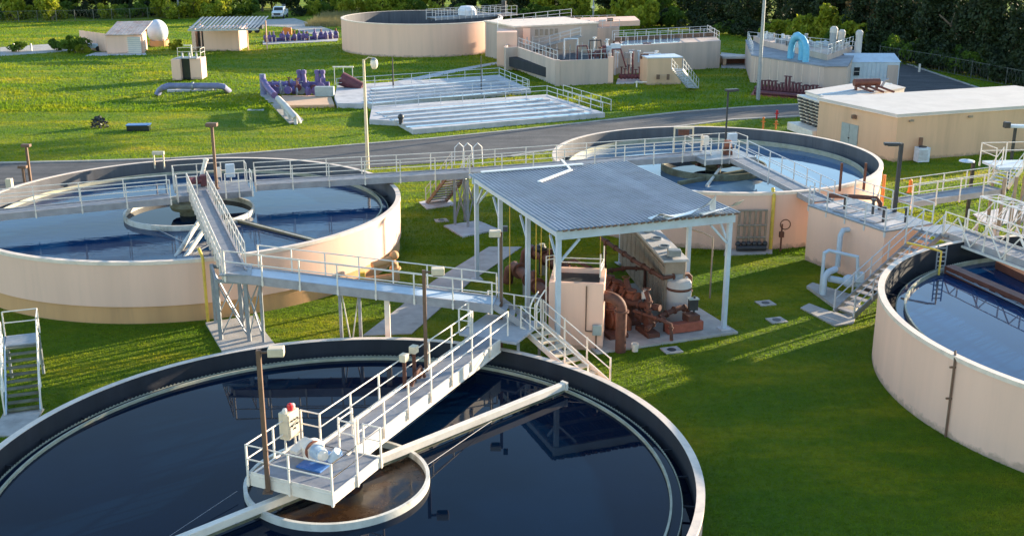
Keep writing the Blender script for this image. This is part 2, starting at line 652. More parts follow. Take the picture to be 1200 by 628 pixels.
def gz(x, y):
    """gentle swells of the lawn towards the back left"""
    k = max(0, min(1, (-14 - x) / 10)) * max(0, min(1, (y - 92) / 8)) * max(0, min(1, (158 - y) / 12))
    return .22 * k * (rnoise(x, y) - .35)


def ground_sheet():
    xs = [-900, -500, -250, -160] + [-120 + 4 * i for i in range(56)] + [120, 200, 400, 900]
    ys = [-300, -60, 0, 20, 60, 84] + [88 + 3 * i for i in range(28)] + [180, 230, 400, 800, 1500]
    mb = MB()
    vs = [(x, y, gz(x, y)) for y in ys for x in xs]
    nx = len(xs)
    fs = [(j * nx + i, j * nx + i + 1, (j + 1) * nx + i + 1, (j + 1) * nx + i)
          for j in range(len(ys) - 1) for i in range(nx - 1)]
    mb.add(vs, fs)
    mb.smooth = True
    return struct('ground', mb, M['ground'])


ground_sheet()

ROADS = []


def slab(name, pts, z0, z1, mat):
    mb = MB().prism([(p[0], p[1]) for p in pts], z0, z1)
    ROADS.append([(p[0], p[1]) for p in pts])
    return struct(name, mb, mat)


def strip(name, left, right, z, mat, thick=.05):
    """ribbon between two polylines"""
    n = len(left)
    mb = MB()
    vs = []
    for a, b in zip(left, right):
        vs += [(a[0], a[1], z), (b[0], b[1], z), (a[0], a[1], z - thick), (b[0], b[1], z - thick)]
    fs = []
    for i in range(n - 1):
        o = i * 4
        fs += [(o, o + 1, o + 5, o + 4), (o + 2, o, o + 4, o + 6), (o + 1, o + 3, o + 7, o + 5)]
    fs += [(0, 2, 3, 1), (4 * n - 4, 4 * n - 3, 4 * n - 1, 4 * n - 2)]
    mb.add(vs, fs)
    ROADS.append([(p[0], p[1]) for p in left] + [(p[0], p[1]) for p in right][::-1])
    return struct(name, mb, mat)


far_px = [(-60, 196), (0, 192), (100, 190), (200, 187), (300, 180), (400, 172), (500, 164), (600, 154), (700, 143), (800, 132),
          (880, 126), (960, 122), (1010, 116), (1050, 100)]
far_e = [at(*p) for p in far_px]
near_px = [(-60, 232), (0, 228), (100, 226), (200, 222), (300, 214), (400, 200), (500, 192), (600, 184), (690, 170), (780, 151),
           (860, 141), (940, 137), (1020, 134), (1100, 130)]
near_e = [at(*p) for p in near_px]
strip('road', far_e, near_e, .03, M['asphalt'])
b1 = [at(*p) for p in ((1010, 120), (1052, 78), (1062, 74))]
b2 = [at(*p) for p in ((1100, 132), (1165, 108), (1082, 76))]
slab('road_branch', [at(1000, 134), at(1048, 96), at(1056, 76), at(1064, 77), at(1110, 92), at(1158, 108), at(1200, 128), at(1110, 140)], -.03, .034, M['asphalt'])


def kerb(name, pts, wd=.28, h=.12):
    mb = MB()
    for a, b in zip(pts[:-1], pts[1:]):
        a, b = Vector(a), Vector(b)
        mb.beam((a.x, a.y, h / 2), (b.x, b.y, h / 2), wd, h)
    return struct(name, mb, M['concrete'])


kerb('kerb_far', far_e[:-2])
kerb('kerb_near', near_e[7:12])
kerb('kerb_branch', [at(1064, 76), at(1108, 91), at(1156, 107)])
slab('pavement', [at(*p) for p in ((425, 394), (482, 392), (552, 330), (612, 290), (573, 290), (508, 330))], -.05, .05, M['concrete'])
slab('track', [at(*p) for p in ((0, 66), (60, 62), (122, 57), (122, 49), (60, 52), (0, 56))], -.05, .03, M['concrete'])
slab('gravel_drive', [at(*p) for p in ((300, 24), (345, 22), (372, 30), (396, 38), (396, 44), (370, 42), (335, 32), (280, 30))], -.05, .04, M['concrete'])
slab('far_yard', [at(*p) for p in ((845, 62), (950, 72), (950, 84), (845, 80))], -.05, .04, M['concrete'])
slab('path_strip', [at(*p) for p in ((430, 103), (520, 84), (600, 70), (600, 72), (525, 87), (440, 106))], -.05, .04, M['concrete_lt'])

# ------------------------------------------------------------------ generic builders
POST = MB().box((0, 0, .525), (.055, .055, 1.05)).mesh('post', M['white'])
POST_A = MB().box((0, 0, .525), (.055, .055, 1.05)).mesh('post', M['alu'])
POSTL = MB().box((0, 0, .36), (.055, .055, 1.42)).box((0, 0, -.2), (.085, .085, .22)).mesh('post', M['white'])
POSTL_A = MB().box((0, 0, .36), (.055, .055, 1.42)).box((0, 0, -.2), (.085, .085, .22)).mesh('post', M['alu'])


def railing(root, pts, spacing=1.5, h=1.05, mat='white', long=True, r=.026, posts=True, ends=True):
    me = {('white', True): POSTL, ('white', False): POST, ('alu', True): POSTL_A, ('alu', False): POST_A}[(mat, long)]
    pts = [Vector(p) for p in pts]
    up = Vector((0, 0, h))
    for frac, nm in ((1.0, 'top_rail'), (.55, 'middle_rail')):
        mb = MB()
        mb.tube([p + up * frac for p in pts], r, 6)
        part(nm, mb, M[mat], root)
    if not posts:
        return
    for i in range(len(pts) - 1):
        a, b = pts[i], pts[i + 1]
        n = max(1, round((b - a).length / spacing))
        for k in range(n + 1):
            if k == n and i < len(pts) - 2:
                continue
            p = a.lerp(b, k / n)
            shared('post', me, root, p, atan2(b.y - a.y, b.x - a.x))


def walkway(root, a, b, wd, mat='white', beam_mat='fibre', depth=.36, rails='LR', sp=1.5, gapL=(0, 1), gapR=(0, 1), deckmat='grating'):
    """bridge deck from a to b with side beams and handrails; L is the left hand side walking a to b"""
    a, b = Vector(a), Vector(b)
    d = b - a
    dh = Vector((d.x, d.y, 0)).normalized()
    nl = Vector((-dh.y, dh.x, 0))
    dn = Vector((0, 0, -.03))
    part('deck', MB().beam(a + dn, b + dn, wd - .10, .05), M[deckmat], root)
    for s_ in (1, -1):
        o = nl * (s_ * wd / 2) + Vector((0, 0, -depth / 2 + .05))
        part('side_beam', MB().beam(a + o, b + o, .08, depth), M[beam_mat], root)
    n = max(2, int(d.length / 1.6))
    mb = MB()
    for k in range(n + 1):
        p = a.lerp(b, (k + .5) / (n + 1)) + Vector((0, 0, -.19))
        mb.beam(p - nl * (wd / 2 - .05), p + nl * (wd / 2 - .05), .07, .18)
    part('cross_beams', mb, M[beam_mat], root)
    for s_, key, gap in ((1, 'L', gapL), (-1, 'R', gapR)):
        if key in rails:
            o = nl * (s_ * (wd / 2 + .07))
            railing(root, [a.lerp(b, gap[0]) + o, a.lerp(b, gap[1]) + o], sp, mat=mat)


def stair(root, foot, top, wd, n, mat='white', tread='concrete_lt', rail=True, stringer='fibre', sd=.26, sides=(1, -1)):
    foot, top = Vector(foot), Vector(top)
    d = top - foot
    dh = Vector((d.x, d.y, 0)).normalized()
    nl = Vector((-dh.y, dh.x, 0))
    rz = atan2(dh.y, dh.x)
    run = Vector((d.x, d.y, 0)).length / n
    me = MB().box((0, 0, -.02), (run * .82, wd - .04, .05)).mesh('tread', M[tread])
    for k in range(n):
        p = foot.lerp(top, (k + .8) / n)
        shared('tread', me, root, p, rz)
    for s_ in sides:
        o = nl * (s_ * wd / 2)
        part('stringer', MB().beam(foot + o + Vector((0, 0, .02)), top + o, .06, sd), M[stringer], root)
        if rail:
            q = nl * (s_ * (wd / 2 + .05))
            railing(root, [foot + q + Vector((0, 0, .05)), top + q], 1.3, h=1.0, mat=mat, long=False)


def lamp(x, y, z0, z1, head, label, hd=(1, 0), mat='brown', r=.065, square=True, arm=.35):
    t = thing('light_pole', label, 'light pole', (x, y, z0))
    if square:
        part('pole', MB().box((x, y, (z0 + z1) / 2), (r * 2, r * 2, z1 - z0)), M[mat], t)
    else:
        part('pole', MB().tube([(x, y, z0), (x, y, z1)], [r * 1.3, r * .8], 10), M[mat], t)
    part('base_plate', MB().box((x, y, z0 + .02), (.3, .3, .04)), M[mat], t)
    az = atan2(hd[1], hd[0])
    if head == 'box':
        part('arm', MB().beam((x, y, z1 - .08), (x + hd[0] * arm, y + hd[1] * arm, z1 - .08), .06, .06), M[mat], t)
        c = (x + hd[0] * (arm + .16), y + hd[1] * (arm + .16), z1 - .06)
        h_ = part('lamp_head', MB().box(c, (.48, .36, .26), az), M['lampbox'], t, bevel=.03)
        part('lens', MB().box((c[0], c[1], c[2] - .145), (.36, .26, .03), az), M['dark'], h_)
    elif head == 'flat':
        part('arm', MB().beam((x, y, z1 - .06), (x + hd[0] * arm, y + hd[1] * arm, z1 - .06), .06, .06), M[mat], t)
        c = (x + hd[0] * (arm + .35), y + hd[1] * (arm + .35), z1 - .05)
        part('lamp_head', MB().box(c, (.85, .34, .14), az), M[mat], t, bevel=.03)
        part('lens', MB().box((c[0], c[1], c[2] - .085), (.5, .24, .03), az), M['dark'], t)
    elif head == 'top':
        part('lamp_head', MB().box((x, y, z1 + .08), (.62, .4, .2), az), M[mat], t, bevel=.03)
    elif head == 'disc':
        part('arm', MB().beam((x, y, z1 - .06), (x + hd[0] * arm, y + hd[1] * arm, z1 + .05), .06, .06), M[mat], t)
        c = (x + hd[0] * (arm + .3), y + hd[1] * (arm + .3), z1 + .05)
        part('lamp_head', MB().lathe(c, [(.02, c[2] + .12), (.42, c[2] + .04), (.45, c[2] - .02), (.05, c[2] - .1)], 20), M['bluegrey'], t)
    return t


# ------------------------------------------------------------------ clarifier tanks
def clarifier(name, label, T, zw, ring_r, ring_z, fw_r, fw_z, lining='lining', band=False, thick=.23, water='water', weir_gap=.30, inner_lit=False, fwmat='feedwell', ringmat='weir', groove=True):
    (cx, cy), Rr, zr = T
    c = (cx, cy)
    t = thing(name, label, 'tank', (cx, cy, 0), 'round clarifier tanks')
    zb = .85 if band else -.3
    prof = [(Rr, zb), (Rr, zr - .05), (Rr - .03, zr - .02)]
    part('wall', MB().lathe(c, prof, 192), M['wall'], t)
    if band:
        part('wall_base', MB().lathe(c, [(Rr - .10, -.3), (Rr - .10, .85), (Rr, .85)], 192), M['band'], t, label='tan lower band of the tank wall')
    part('rim', MB().lathe(c, [(Rr + .035, zr - .16), (Rr + .035, zr), (Rr - thick, zr), (Rr - thick, zr - .02)], 192), M['rim'], t)
    part('inner_wall', MB().lathe(c, [(Rr - thick, zr - .02), (Rr - thick, zw - .8)], 192), M[lining], t)
    part('floor', MB().lathe(c, [(Rr - thick, zw - .8), (.01, zw - .8)], 96), M['lining'], t)
    # scum baffle and saw-toothed weir just outside it
    part('scum_baffle', MB().lathe(c, [(ring_r, zw - .3), (ring_r, ring_z), (ring_r - .07, ring_z), (ring_r - .07, zw - .3)], 192, closed=True), M[ringmat], t)
    n = 840
    mb = MB()
    vs = []
    rw = ring_r + weir_gap
    for i in range(n):
        a = 2 * pi * i / n
        h = zw + .07 if i % 2 else zw + .02
        vs += [(cx + rw * cos(a), cy + rw * sin(a), zw - .3), (cx + rw * cos(a), cy + rw * sin(a), h),
               (cx + (rw + .03) * cos(a), cy + (rw + .03) * sin(a), h), (cx + (rw + .03) * cos(a), cy + (rw + .03) * sin(a), zw - .3)]
    fs = []
    for i in range(n):
        o, p = i * 4, ((i + 1) % n) * 4
        fs += [(o, o + 1, p + 1, p), (o + 1, o + 2, p + 2, p + 1), (o + 2, o + 3, p + 3, p + 2)]
    mb.add(vs, fs)
    part('saw_tooth_weir', mb, M['weir'], t)
    bl_ = Rr - thick - rw
    bme = MB().box((bl_ / 2, 0, 0), (bl_, .05, .06)).mesh('bracket', M['lining'])
    for i in range(36):
        a = 2 * pi * (i + .3) / 36
        shared('bracket', bme, t, (cx + rw * cos(a), cy + rw * sin(a), zw - .06), a)
    fw = part('feedwell', MB().lathe(c, [(fw_r, zw - .5), (fw_r, fw_z), (fw_r - .12, fw_z), (fw_r - .12, zw - .5)], 96, closed=True), M[fwmat], t)
    # water: pool up to the weir, lower launder water outside it
    struct('water', MB().lathe(c, [(rw - .005, zw), (fw_r - .06, zw)], 128), M[water])
    struct('launder_water', MB().lathe(c, [(Rr - thick, zw - .35), (rw + .03, zw - .35)], 128), M['water'])
    return t


tF = clarifier('clarifier_tank', 'low round tank of dark water filling the bottom left foreground', TF, .38, 10.75, .49, 2.98, .62, water='water', fwmat='feedwell')
tA = clarifier('clarifier_tank', 'round cream clarifier tank at middle left with tan lower band and walkways across', TA, 2.22, 10.55, 2.42, 3.5, 2.5, band=True, lining='lining_pale', water='water_rip')
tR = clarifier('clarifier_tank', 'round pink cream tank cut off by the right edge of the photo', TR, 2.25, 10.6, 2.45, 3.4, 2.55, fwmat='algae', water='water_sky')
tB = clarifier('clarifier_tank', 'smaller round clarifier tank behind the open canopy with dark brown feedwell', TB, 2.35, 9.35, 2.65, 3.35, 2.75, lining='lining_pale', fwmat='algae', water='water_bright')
struct('scum_water', MB().lathe(TF[0], [(2.9, .385), (.01, .385)], 96), M['scum'])
for T, zz, rr in ((TA, 2.225, 3.42), (TR, 2.255, 3.35), (TB, 2.355, 3.3)):
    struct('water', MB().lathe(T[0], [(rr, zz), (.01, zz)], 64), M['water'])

# far tank
(cx, cy), Rr, zr = TT
t = thing('storage_tank', 'tall round cream storage tank standing behind the filter beds', 'tank', (cx, cy, 0))
part('wall', MB().lathe((cx, cy), [(Rr, -.2), (Rr, zr - .05), (Rr - .03, zr - .02)], 128), M['wall'], t)
part('rim', MB().lathe((cx, cy), [(Rr + .04, zr - .12), (Rr + .04, zr), (Rr - .3, zr), (Rr - .3, zr - .02)], 128), M['rim'], t)
part('inner_wall', MB().lathe((cx, cy), [(Rr - .3, zr - .02), (Rr - .3, 1.0)], 128), M['lining_pale'], t)
part('floor', MB().lathe((cx, cy), [(Rr - .3, 1.0), (.01, 1.0)], 64), M['lining'], t)
struct('water', MB().lathe((cx, cy), [(Rr - .3, 1.9), (.01, 1.9)], 64), M['water'])
# mixer platform on its back right
tp = thing('mixer_platform', 'railed steel mixer platform on the rim of the tall round tank', 'platform', at(560, 20, 4.3))
pa, pb = at(505, 21, 4.35), at(600, 15, 4.35)
walkway(tp, pa, pb, 2.2, mat='alu', sp=1.0)
m_c = pa.lerp(pb, .45)
for k, (dx, r) in enumerate(((-.2, 1.1),)):
    part('mixer_housing', MB().lathe((m_c.x + dx, m_c.y), [(1.3, 4.4), (1.3, 5.1), (.9, 5.6), (.02, 5.7)], 24), M['tent'], tp)
part('motor', MB().cyl((pb.x - 1.2, pb.y, 4.4), .35, 1.6, 12), M['dark'], tp)
mb = MB()
for i in range(7):
    mb.tube([at(506 + i * 14, 24 - i, 1.5), at(506 + i * 14, 24 - i, 4.3)], .06, 6)
part('support_columns', mb, M['galv'], tp)

# ------------------------------------------------------------------ front tank bridge
AX = R_(65)
a_ = Vector((cos(AX), sin(AX), 0))
n_ = Vector((sin(AX), -cos(AX), 0))
FR = at(389, 580, 1.5)
ZD = 1.5


def fb(s, t, z=ZD):
    p = FR + a_ * s - n_ * t
    return Vector((p.x, p.y, z))


PL, PW, B0, B1, BE = 2.7, 2.97, 1.02, 2.18, 13.7
tb = thing('tank_bridge', 'white railed bridge and square drive platform over the foreground tank', 'bridge', fb(0, 1.5, 1.1))
part('platform_deck', MB().prism([fb(.06, .06), fb(.06, PW - .06), fb(PL - .06, PW - .06), fb(PL - .06, .06)], 1.44, 1.5), M['grating'], tb)
def fascia(p, q, h=.36, nm='side_beam', mt='white'):
    part(nm, MB().beam(Vector(p) + Vector((0, 0, -h / 2 + .03)), Vector(q) + Vector((0, 0, -h / 2 + .03)), .07, h), M[mt], tb)
fascia(fb(0, 0), fb(0, PW))
fascia(fb(0, 0), fb(PL, 0))
fascia(fb(0, PW), fb(PL, PW))
fascia(fb(PL, 0), fb(PL, B0))
fascia(fb(PL, B1), fb(PL, PW))
part('deck', MB().prism([fb(PL, B0 + .05), fb(PL, B1 - .05), fb(BE, B1 - .05), fb(BE, B0 + .05)], 1.44, 1.5), M['grating'], tb)
fascia(fb(PL - .3, B0), fb(BE, B0), .52)
fascia(fb(PL - .3, B1), fb(BE, B1), .52)
mb = MB()
for i in range(11):
    s_ = PL + .5 + i * (BE - PL - .6) / 10
    mb.beam(fb(s_, B0 + .05, 1.36), fb(s_, B1 - .05, 1.36), .08, .12)
mb.beam(fb(.3, PW / 2, 1.33), fb(PL, PW / 2, 1.33), .1, .2)
mb.beam(fb(PL / 2, .05, 1.33), fb(PL / 2, PW - .05, 1.33), .1, .2)
part('cross_beams', mb, M['fibre'], tb)
# bright joint line and brackets on the fascia
mb = MB()
mb.beam(fb(PL, B0 - .05, 1.02), fb(BE, B0 - .05, 1.02), .03, .05)
part('bottom_flange', mb, M['white'], tb)
railing(tb, [fb(PL, B0 - .45), fb(PL, -.06), fb(-.06, -.06), fb(-.06, PW + .06), fb(PL * .98, PW + .06)], 1.4)
railing(tb, [fb(PL + .05, PW + .02), fb(PL + .05, B1 + .08), fb(BE, B1 + .08)], 1.7)
railing(tb, [fb(PL + .25, B0 - .08), fb(BE + .6, B0 - .08)], 1.55)
# small gate loop at the start of the bridge
railing(tb, [fb(PL + .1, B0 - .06), fb(PL + .1, B0 + .55), fb(PL + .9, B0 + .55)], .8, h=.95, long=False)
# kick plates
mb = MB()
mb.beam(fb(0, 0, 1.57), fb(0, PW, 1.57), .02, .12)
mb.beam(fb(PL, B1, 1.58), fb(BE, B1, 1.58), .02, .12)
part('toe_board', mb, M['white'], tb)

# landing at the shore end, and the steps down outside the tank wall
tl = thing('stair_landing', 'railed landing joining the foreground bridge, the grey walkway and the short steps', 'landing', fb(BE + 1.2, 1.4, 0))
part('landing_deck', MB().prism([fb(BE + .02, .3), fb(BE + .02, 2.9), fb(BE + 2.7, 2.9), fb(BE + 2.7, .3)], 1.40, 1.498), M['concrete_lt'], tl)
mb = MB()
for s_, t_ in ((BE + .45, .4), (BE + .45, 2.8), (BE + 2.6, .4), (BE + 2.6, 2.8)):
    p = fb(s_, t_, 0)
    mb.box((p.x, p.y, .7), (.12, .12, 1.4))
part('legs', mb, M['galv'], tl)
railing(tl, [fb(BE + 2.65, 2.85), fb(BE + 2.65, .35), fb(BE + 1.9, .3)], 1.2, long=False)
railing(tl, [fb(BE + .05, B1 + .2), fb(BE + .05, 2.9), fb(BE + .9, 2.9)], .8, long=False)
ts = thing('steps', 'short white stair dropping from the bridge landing to the lawn beside the cream pump box', 'stairs', (2.6, 41.8, 0))
s_top = Vector((.85, 44.75, 1.45))
s_foot = Vector((3.45, 41.45, .12))
stair(ts, s_foot, s_top, 1.1, 9, tread='lampbox', stringer='white')
part('footing', MB().prism([(3.1, 41.0), (4.1, 41.7), (3.8, 42.2), (2.8, 41.5)], -.05, .12), M['concrete'], ts)

# curved handrail ends at the stair head
tb2 = thing('grab_rail', 'pair of bent white grab rails at the head of the short stair', 'handrail', (.9, 44.6, 1.5))
for k in (0, 1):
    o = Vector((.28 * k, .18 * k, 0))
    part('bent_rail', MB().tube([Vector((.75, 44.2, 1.5)) + o, Vector((.75, 44.2, 2.5)) + o, Vector((.85, 44.4, 2.72)) + o, Vector((1.1, 44.85, 2.95)) + o], .032, 8), M['white'], tb2)

# rotating scum trough and stays
def seg(px0, py0, px1, py1, z):
    return at(px0, py0, z), at(px1, py1, z)


tc = thing('skimmer_arm', 'long white skimmer beam crossing the foreground tank under the platform', 'beam', (TF[0][0], TF[0][1], .3))
p0, p1 = at(222, 628, .72), at(660, 452, .72)
dd = (p1 - p0).normalized()
p0 = p0 - dd * 2.5
part('beam', MB().beam(p0, p1, .24, .26), M['white'], tc, bevel=.02)
part('under_plate', MB().beam(p0 + Vector((0, 0, -.2)), p1 + Vector((0, 0, -.2)), .06, .16), M['algae'], tc)
part('end_cap', MB().beam(p1, p1 + dd * .12, .30, .32), M['white'], tc)
for q0, q1 in (((278, 575), (150, 660)), ((500, 545), (610, 470)), ((280, 612), (150, 640))):
    part('stay_cable', MB().tube([at(*q0, .62), at(*q1, .42)], .010, 5), M['fibre'], tc)

# central column below the platform
tcc = thing('centre_column', 'dark steel centre column standing in the brown water of the foreground feedwell', 'column', (TF[0][0], TF[0][1], 0))
part('column', MB().cyl((TF[0][0], TF[0][1], -.4), .45, 1.5, 20), M['algae'], tcc)
part('drive_cage', MB().lathe(TF[0], [(.8, .5), (.8, 1.0), (.3, 1.1)], 24), M['algae'], tcc)

# drive motor on the platform
mc = at(375, 541, 1.5)
tm = thing('drive_unit', 'white and blue gear motor bolted to the foreground platform', 'motor', mc)
part('baseplate', MB().box((mc.x, mc.y, 1.54), (1.3, .9, .06), AX), M['bluemotor'], tm)
part('gearbox', MB().lathe((mc.x - .25, mc.y + .3), [(.32, 1.55), (.36, 1.7), (.36, 1.95), (.2, 2.1), (.02, 2.12)], 20), M['white'], tm)
g1 = Vector((mc.x - .5, mc.y + .45, 1.85))
g2 = Vector((mc.x + .15, mc.y - .25, 1.85))
part('housing', MB().tube([g1, g1.lerp(g2, .45)], .25, 16), M['white'], tm)
part('flange', MB().tube([g1.lerp(g2, .42), g1.lerp(g2, .48)], .31, 16), M['rust_orange'], tm)
hm = part('motor', MB().tube([g1.lerp(g2, .5), g2], [.2, .2], 16), M['palemotor'], tm)
mb = MB()
for i in range(10):
    q = g1.lerp(g2, .55 + i * .04)
    mb.tube([q, q + (g2 - g1).normalized() * .015], .225, 16)
part('cooling_fins', mb, M['palemotor'], hm)
part('fan_cowl', MB().tube([g2, g2 + (g2 - g1).normalized() * .12], [.2, .13], 16), M['white'], tm)
part('second_motor', MB().tube([(mc.x + .35, mc.y - .05, 1.6), (mc.x + .62, mc.y - .15, 1.95)], .15, 14), M['palemotor'], tm)
part('guard', MB().beam((mc.x - .85, mc.y + .1, 1.78), (mc.x - .45, mc.y + .65, 1.98), .34, .12), M['white'], tm)

# control panel with red beacon
cp = fb(PL * .78, PW + .02)
tcp = thing('control_cabinet', 'cream control cabinet with red beacon and two pale caps on the platform railing', 'control panel', cp)
faz = AX
part('cabinet', MB().box((cp.x, cp.y, 2.35), (.62, .36, .92), faz), M['lampbox'], tcp, bevel=.02)
part('cabinet_door', MB().box((cp.x + n_.x * .19, cp.y + n_.y * .19, 2.36), (.54, .03, .8), faz), M['lampbox'], tcp, bevel=.008)
pd_ = cp + n_ * .215
mb = MB()
for i, (dx, dz) in enumerate(((-.15, .18), (0, .18), (.15, .18), (-.15, 0), (.12, .0), (0, -.12))):
    q = pd_ + a_ * dx
    mb.tube([(q.x, q.y, 2.36 + dz), (q.x + n_.x * .03, q.y + n_.y * .03, 2.36 + dz)], .035, 8)
part('push_buttons', mb, M['dark'], tcp)
part('red_beacon', MB().lathe((cp.x + .05, cp.y + .02), [(.09, 2.81), (.10, 2.95), (.07, 3.03), (.01, 3.06)], 14), M['red'], tcp)
for dx in (-.2, .24):
    q = cp + a_ * dx
    part('vent_cap', MB().lathe((q.x, q.y), [(.07, 2.81), (.08, 2.9), (.05, 2.95), (.01, 2.96)], 12), M['white'], tcp)
mb = MB()
for dx in (-.26, .26):
    q = cp + a_ * dx
    mb.box((q.x, q.y, 1.75), (.06, .06, 1.0))
part('stand', mb, M['white'], tcp)

# valve stands half way along the bridge
vp = fb(8.3, B1 - .05)
tv = thing('sampler_box', 'cluster of two cream boxes on rusty brown posts at the bridge railing', 'valve stand', vp)
for k, (ds, dt, h) in enumerate(((-.4, .06, 1.05), (.25, .02, 1.15))):
    q = fb(8.3 + ds, B1 - .15 + dt)
    part('post', MB().box((q.x, q.y, 1.5 + h / 2), (.13, .13, h)), M['rust'], tv)
    part('cream_box', MB().box((q.x, q.y, 1.5 + h + .12), (.3, .26, .28), AX), M['lampbox'], tv, bevel=.02)
part('pipe_bend', MB().tube([fb(8.0, B1 - .3, 1.55), fb(8.3, B1 - .35, 1.95), fb(8.7, B1 - .3, 2.05), fb(9.0, B1 - .3, 1.55)], .07, 10), M['rust'], tv)
part('valve_body', MB().ball(fb(8.55, B1 - .3, 1.8), .17), M['rust'], tv)

# light poles of the front tank
q = fb(-.12, 2.25)
lamp(q.x, q.y, 1.15, 1.15 + height(317, 574, 403, 1.15) * .97, 'box', 'brown pole with cream lamp box at the front left of the foreground platform', (1, .1))
lamp(-3.25, 39.75, 1.45, 5.5, 'box', 'brown pole with cream lamp box halfway along the foreground bridge', (1, .1))
tq = lamp(-.46, 45.5, .05, 5.35, 'box', 'brown pole with cream lamp box on the landing left of the open canopy', (-1, .0), arm=.1)
part('floodlight', MB().box((-.28, 45.5, 5.5), (.2, .2, .22)), M['dark'], tq)

# ------------------------------------------------------------------ walkways around the middle left tank
Z = 3.4
t = thing('walkway', 'railed grey walkway crossing the middle left tank to the left edge', 'walkway', (-29, 54.5, 0))
dWD = Vector((.915, .403, 0)).normalized()
nWD = Vector((-dWD.y, dWD.x, 0))
e0 = at(200, 233, Z)
aWD = e0 - dWD * 13.5 + nWD * .55
bWD = e0 + nWD * .55
walkway(t, aWD, bWD, 1.1, sp=2.1)
for d_ in (-1.5,):
    q = e0 + dWD * -13 + nWD * .5
    part('support_leg', MB().box((q.x, q.y, 1.55), (.2, .2, 3.1)), M['galv'], t)

t = thing('walkway', 'long railed walkway linking the middle left tank to the tank behind the canopy', 'walkway', (-14, 62.5, 0))
n0 = at(300, 217.5, Z)
n1 = at(550, 203, Z)
n2 = at(832, 182, Z)
o_ = Vector((-.27, .96, 0)) * .6
walkway(t, n0 + o_, n1 + o_, 1.2, sp=2.05)
o2 = Vector((-.3, .95, 0)) * .6
walkway(t, n1 + o2, n2 + o2, 1.2, sp=2.05)

# centre platform of tank A
tcp2 = thing('drive_platform', 'railed drive platform at the centre of the middle left tank', 'platform', (TA[0][0], TA[0][1], 0))
ca = Vector((TA[0][0] + .9, TA[0][1] + 1.5, Z))
az = R_(20)
u_ = Vector((cos(az), sin(az), 0))
v_ = Vector((-sin(az), cos(az), 0))


def cpq(a, b, z=Z):
    p = ca + u_ * a + v_ * b
    return Vector((p.x, p.y, z))


part('deck', MB().prism([cpq(-1.9, -1.6), cpq(2.0, -1.6), cpq(2.0, 1.5), cpq(-1.9, 1.5)], Z - .35, Z - .02), M['grating'], tcp2)
railing(tcp2, [cpq(-.9, -1.65), cpq(-1.95, -1.65), cpq(-1.95, -1.0)], 1.0)
railing(tcp2, [cpq(-1.95, .6), cpq(-1.95, 1.55), cpq(2.05, 1.55), cpq(2.05, .7)], 1.2)
railing(tcp2, [cpq(2.05, -.8), cpq(2.05, -1.65), cpq(.6, -1.65)], .8)
part('centre_column', MB().cyl((TA[0][0], TA[0][1], 1.0), .55, 1.6, 20), M['algae'], tcp2)
part('turntable', MB().lathe(TA[0], [(.95, 2.55), (1.05, 2.75), (.9, 2.95), (.4, 3.05)], 28), M['algae'], tcp2)
tgm = thing('gear_motor', 'small dark geared motor on the middle left tank platform', 'motor', cpq(-.9, .3))
part('motor', MB().tube([cpq(-1.2, .2, 3.75), cpq(-.5, .5, 3.75)], .22, 14), M['maroon'], tgm)
part('gearbox', MB().box(cpq(-.3, .5, 3.72), (.5, .45, .6), az), M['maroon'], tgm, bevel=.03)
tcb = thing('control_box', 'pair of pale grey electrical boxes on the middle left tank platform', 'control panel', cpq(1.2, 1.2))
part('cabinet', MB().box(cpq(1.2, 1.25, 4.0), (.5, .3, .75), az), M['bluegrey'], tcb, bevel=.02)
part('small_cabinet', MB().box(cpq(.5, 1.25, 3.95), (.32, .25, .55), az), M['white'], tcb, bevel=.02)
part('stand', MB().box(cpq(1.2, 1.25, 3.5), (.08, .08, .4)).box(cpq(.5, 1.25, 3.5), (.08, .08, .4)), M['galv'], tcb)
for k, (px0, py0, px1, py1) in enumerate(((241, 203, 236, 214),)):
    t = thing('vent_pipe', 'white slanted vent pipe standing on the middle left tank platform', 'pipe', at(236, 216, Z))
    part('pipe', MB().tube([at(234, 215, Z), at(234, 215, Z) + Vector((.35, .3, 1.25))], .12, 12), M['white'], t)
    part('cap', MB().tube([at(234, 215, Z) + Vector((.35, .3, 1.25)), at(234, 215, Z) + Vector((.39, .33, 1.37))], .15, 12), M['white'], t)

# slanting scum pipe frame below the walkway
t = thing('scum_pipe', 'pair of white slanted pipes propped in the water of the middle left tank', 'pipe', at(210, 300, 2.2))
for (xa, ya, xb, yb) in ((205, 303, 238, 252), (216, 303, 244, 262)):
    pa_, pb_ = at(xa, ya, 2.1), at(xb, yb, 3.0)
    part('slanted_pipe', MB().tube([pa_, pb_], .12, 12), M['feedwell'], t)
for (xa, ya, xb, yb) in ((222, 285, 246, 270), (226, 298, 252, 283)):
    part('brace', MB().tube([at(xa, ya, 2.3), at(xb, yb, 2.6)], .03, 6), M['galv'], t)
t = thing('skimmer_arm', 'thin brown skimmer arm reaching right from the feedwell of the middle left tank', 'beam', at(290, 262, 2.2))
part('beam', MB().beam(at(268, 256, 2.3), at(372, 283, 2.25), .12, .2), M['algae'], t)
part('edge_strip', MB().beam(at(268, 255, 2.42), at(372, 282, 2.37), .05, .04), M['feedwell'], t)
part('stay', MB().tube([at(170, 262, 2.35), at(235, 293, 2.2)], .02, 5), M['galv'], t)

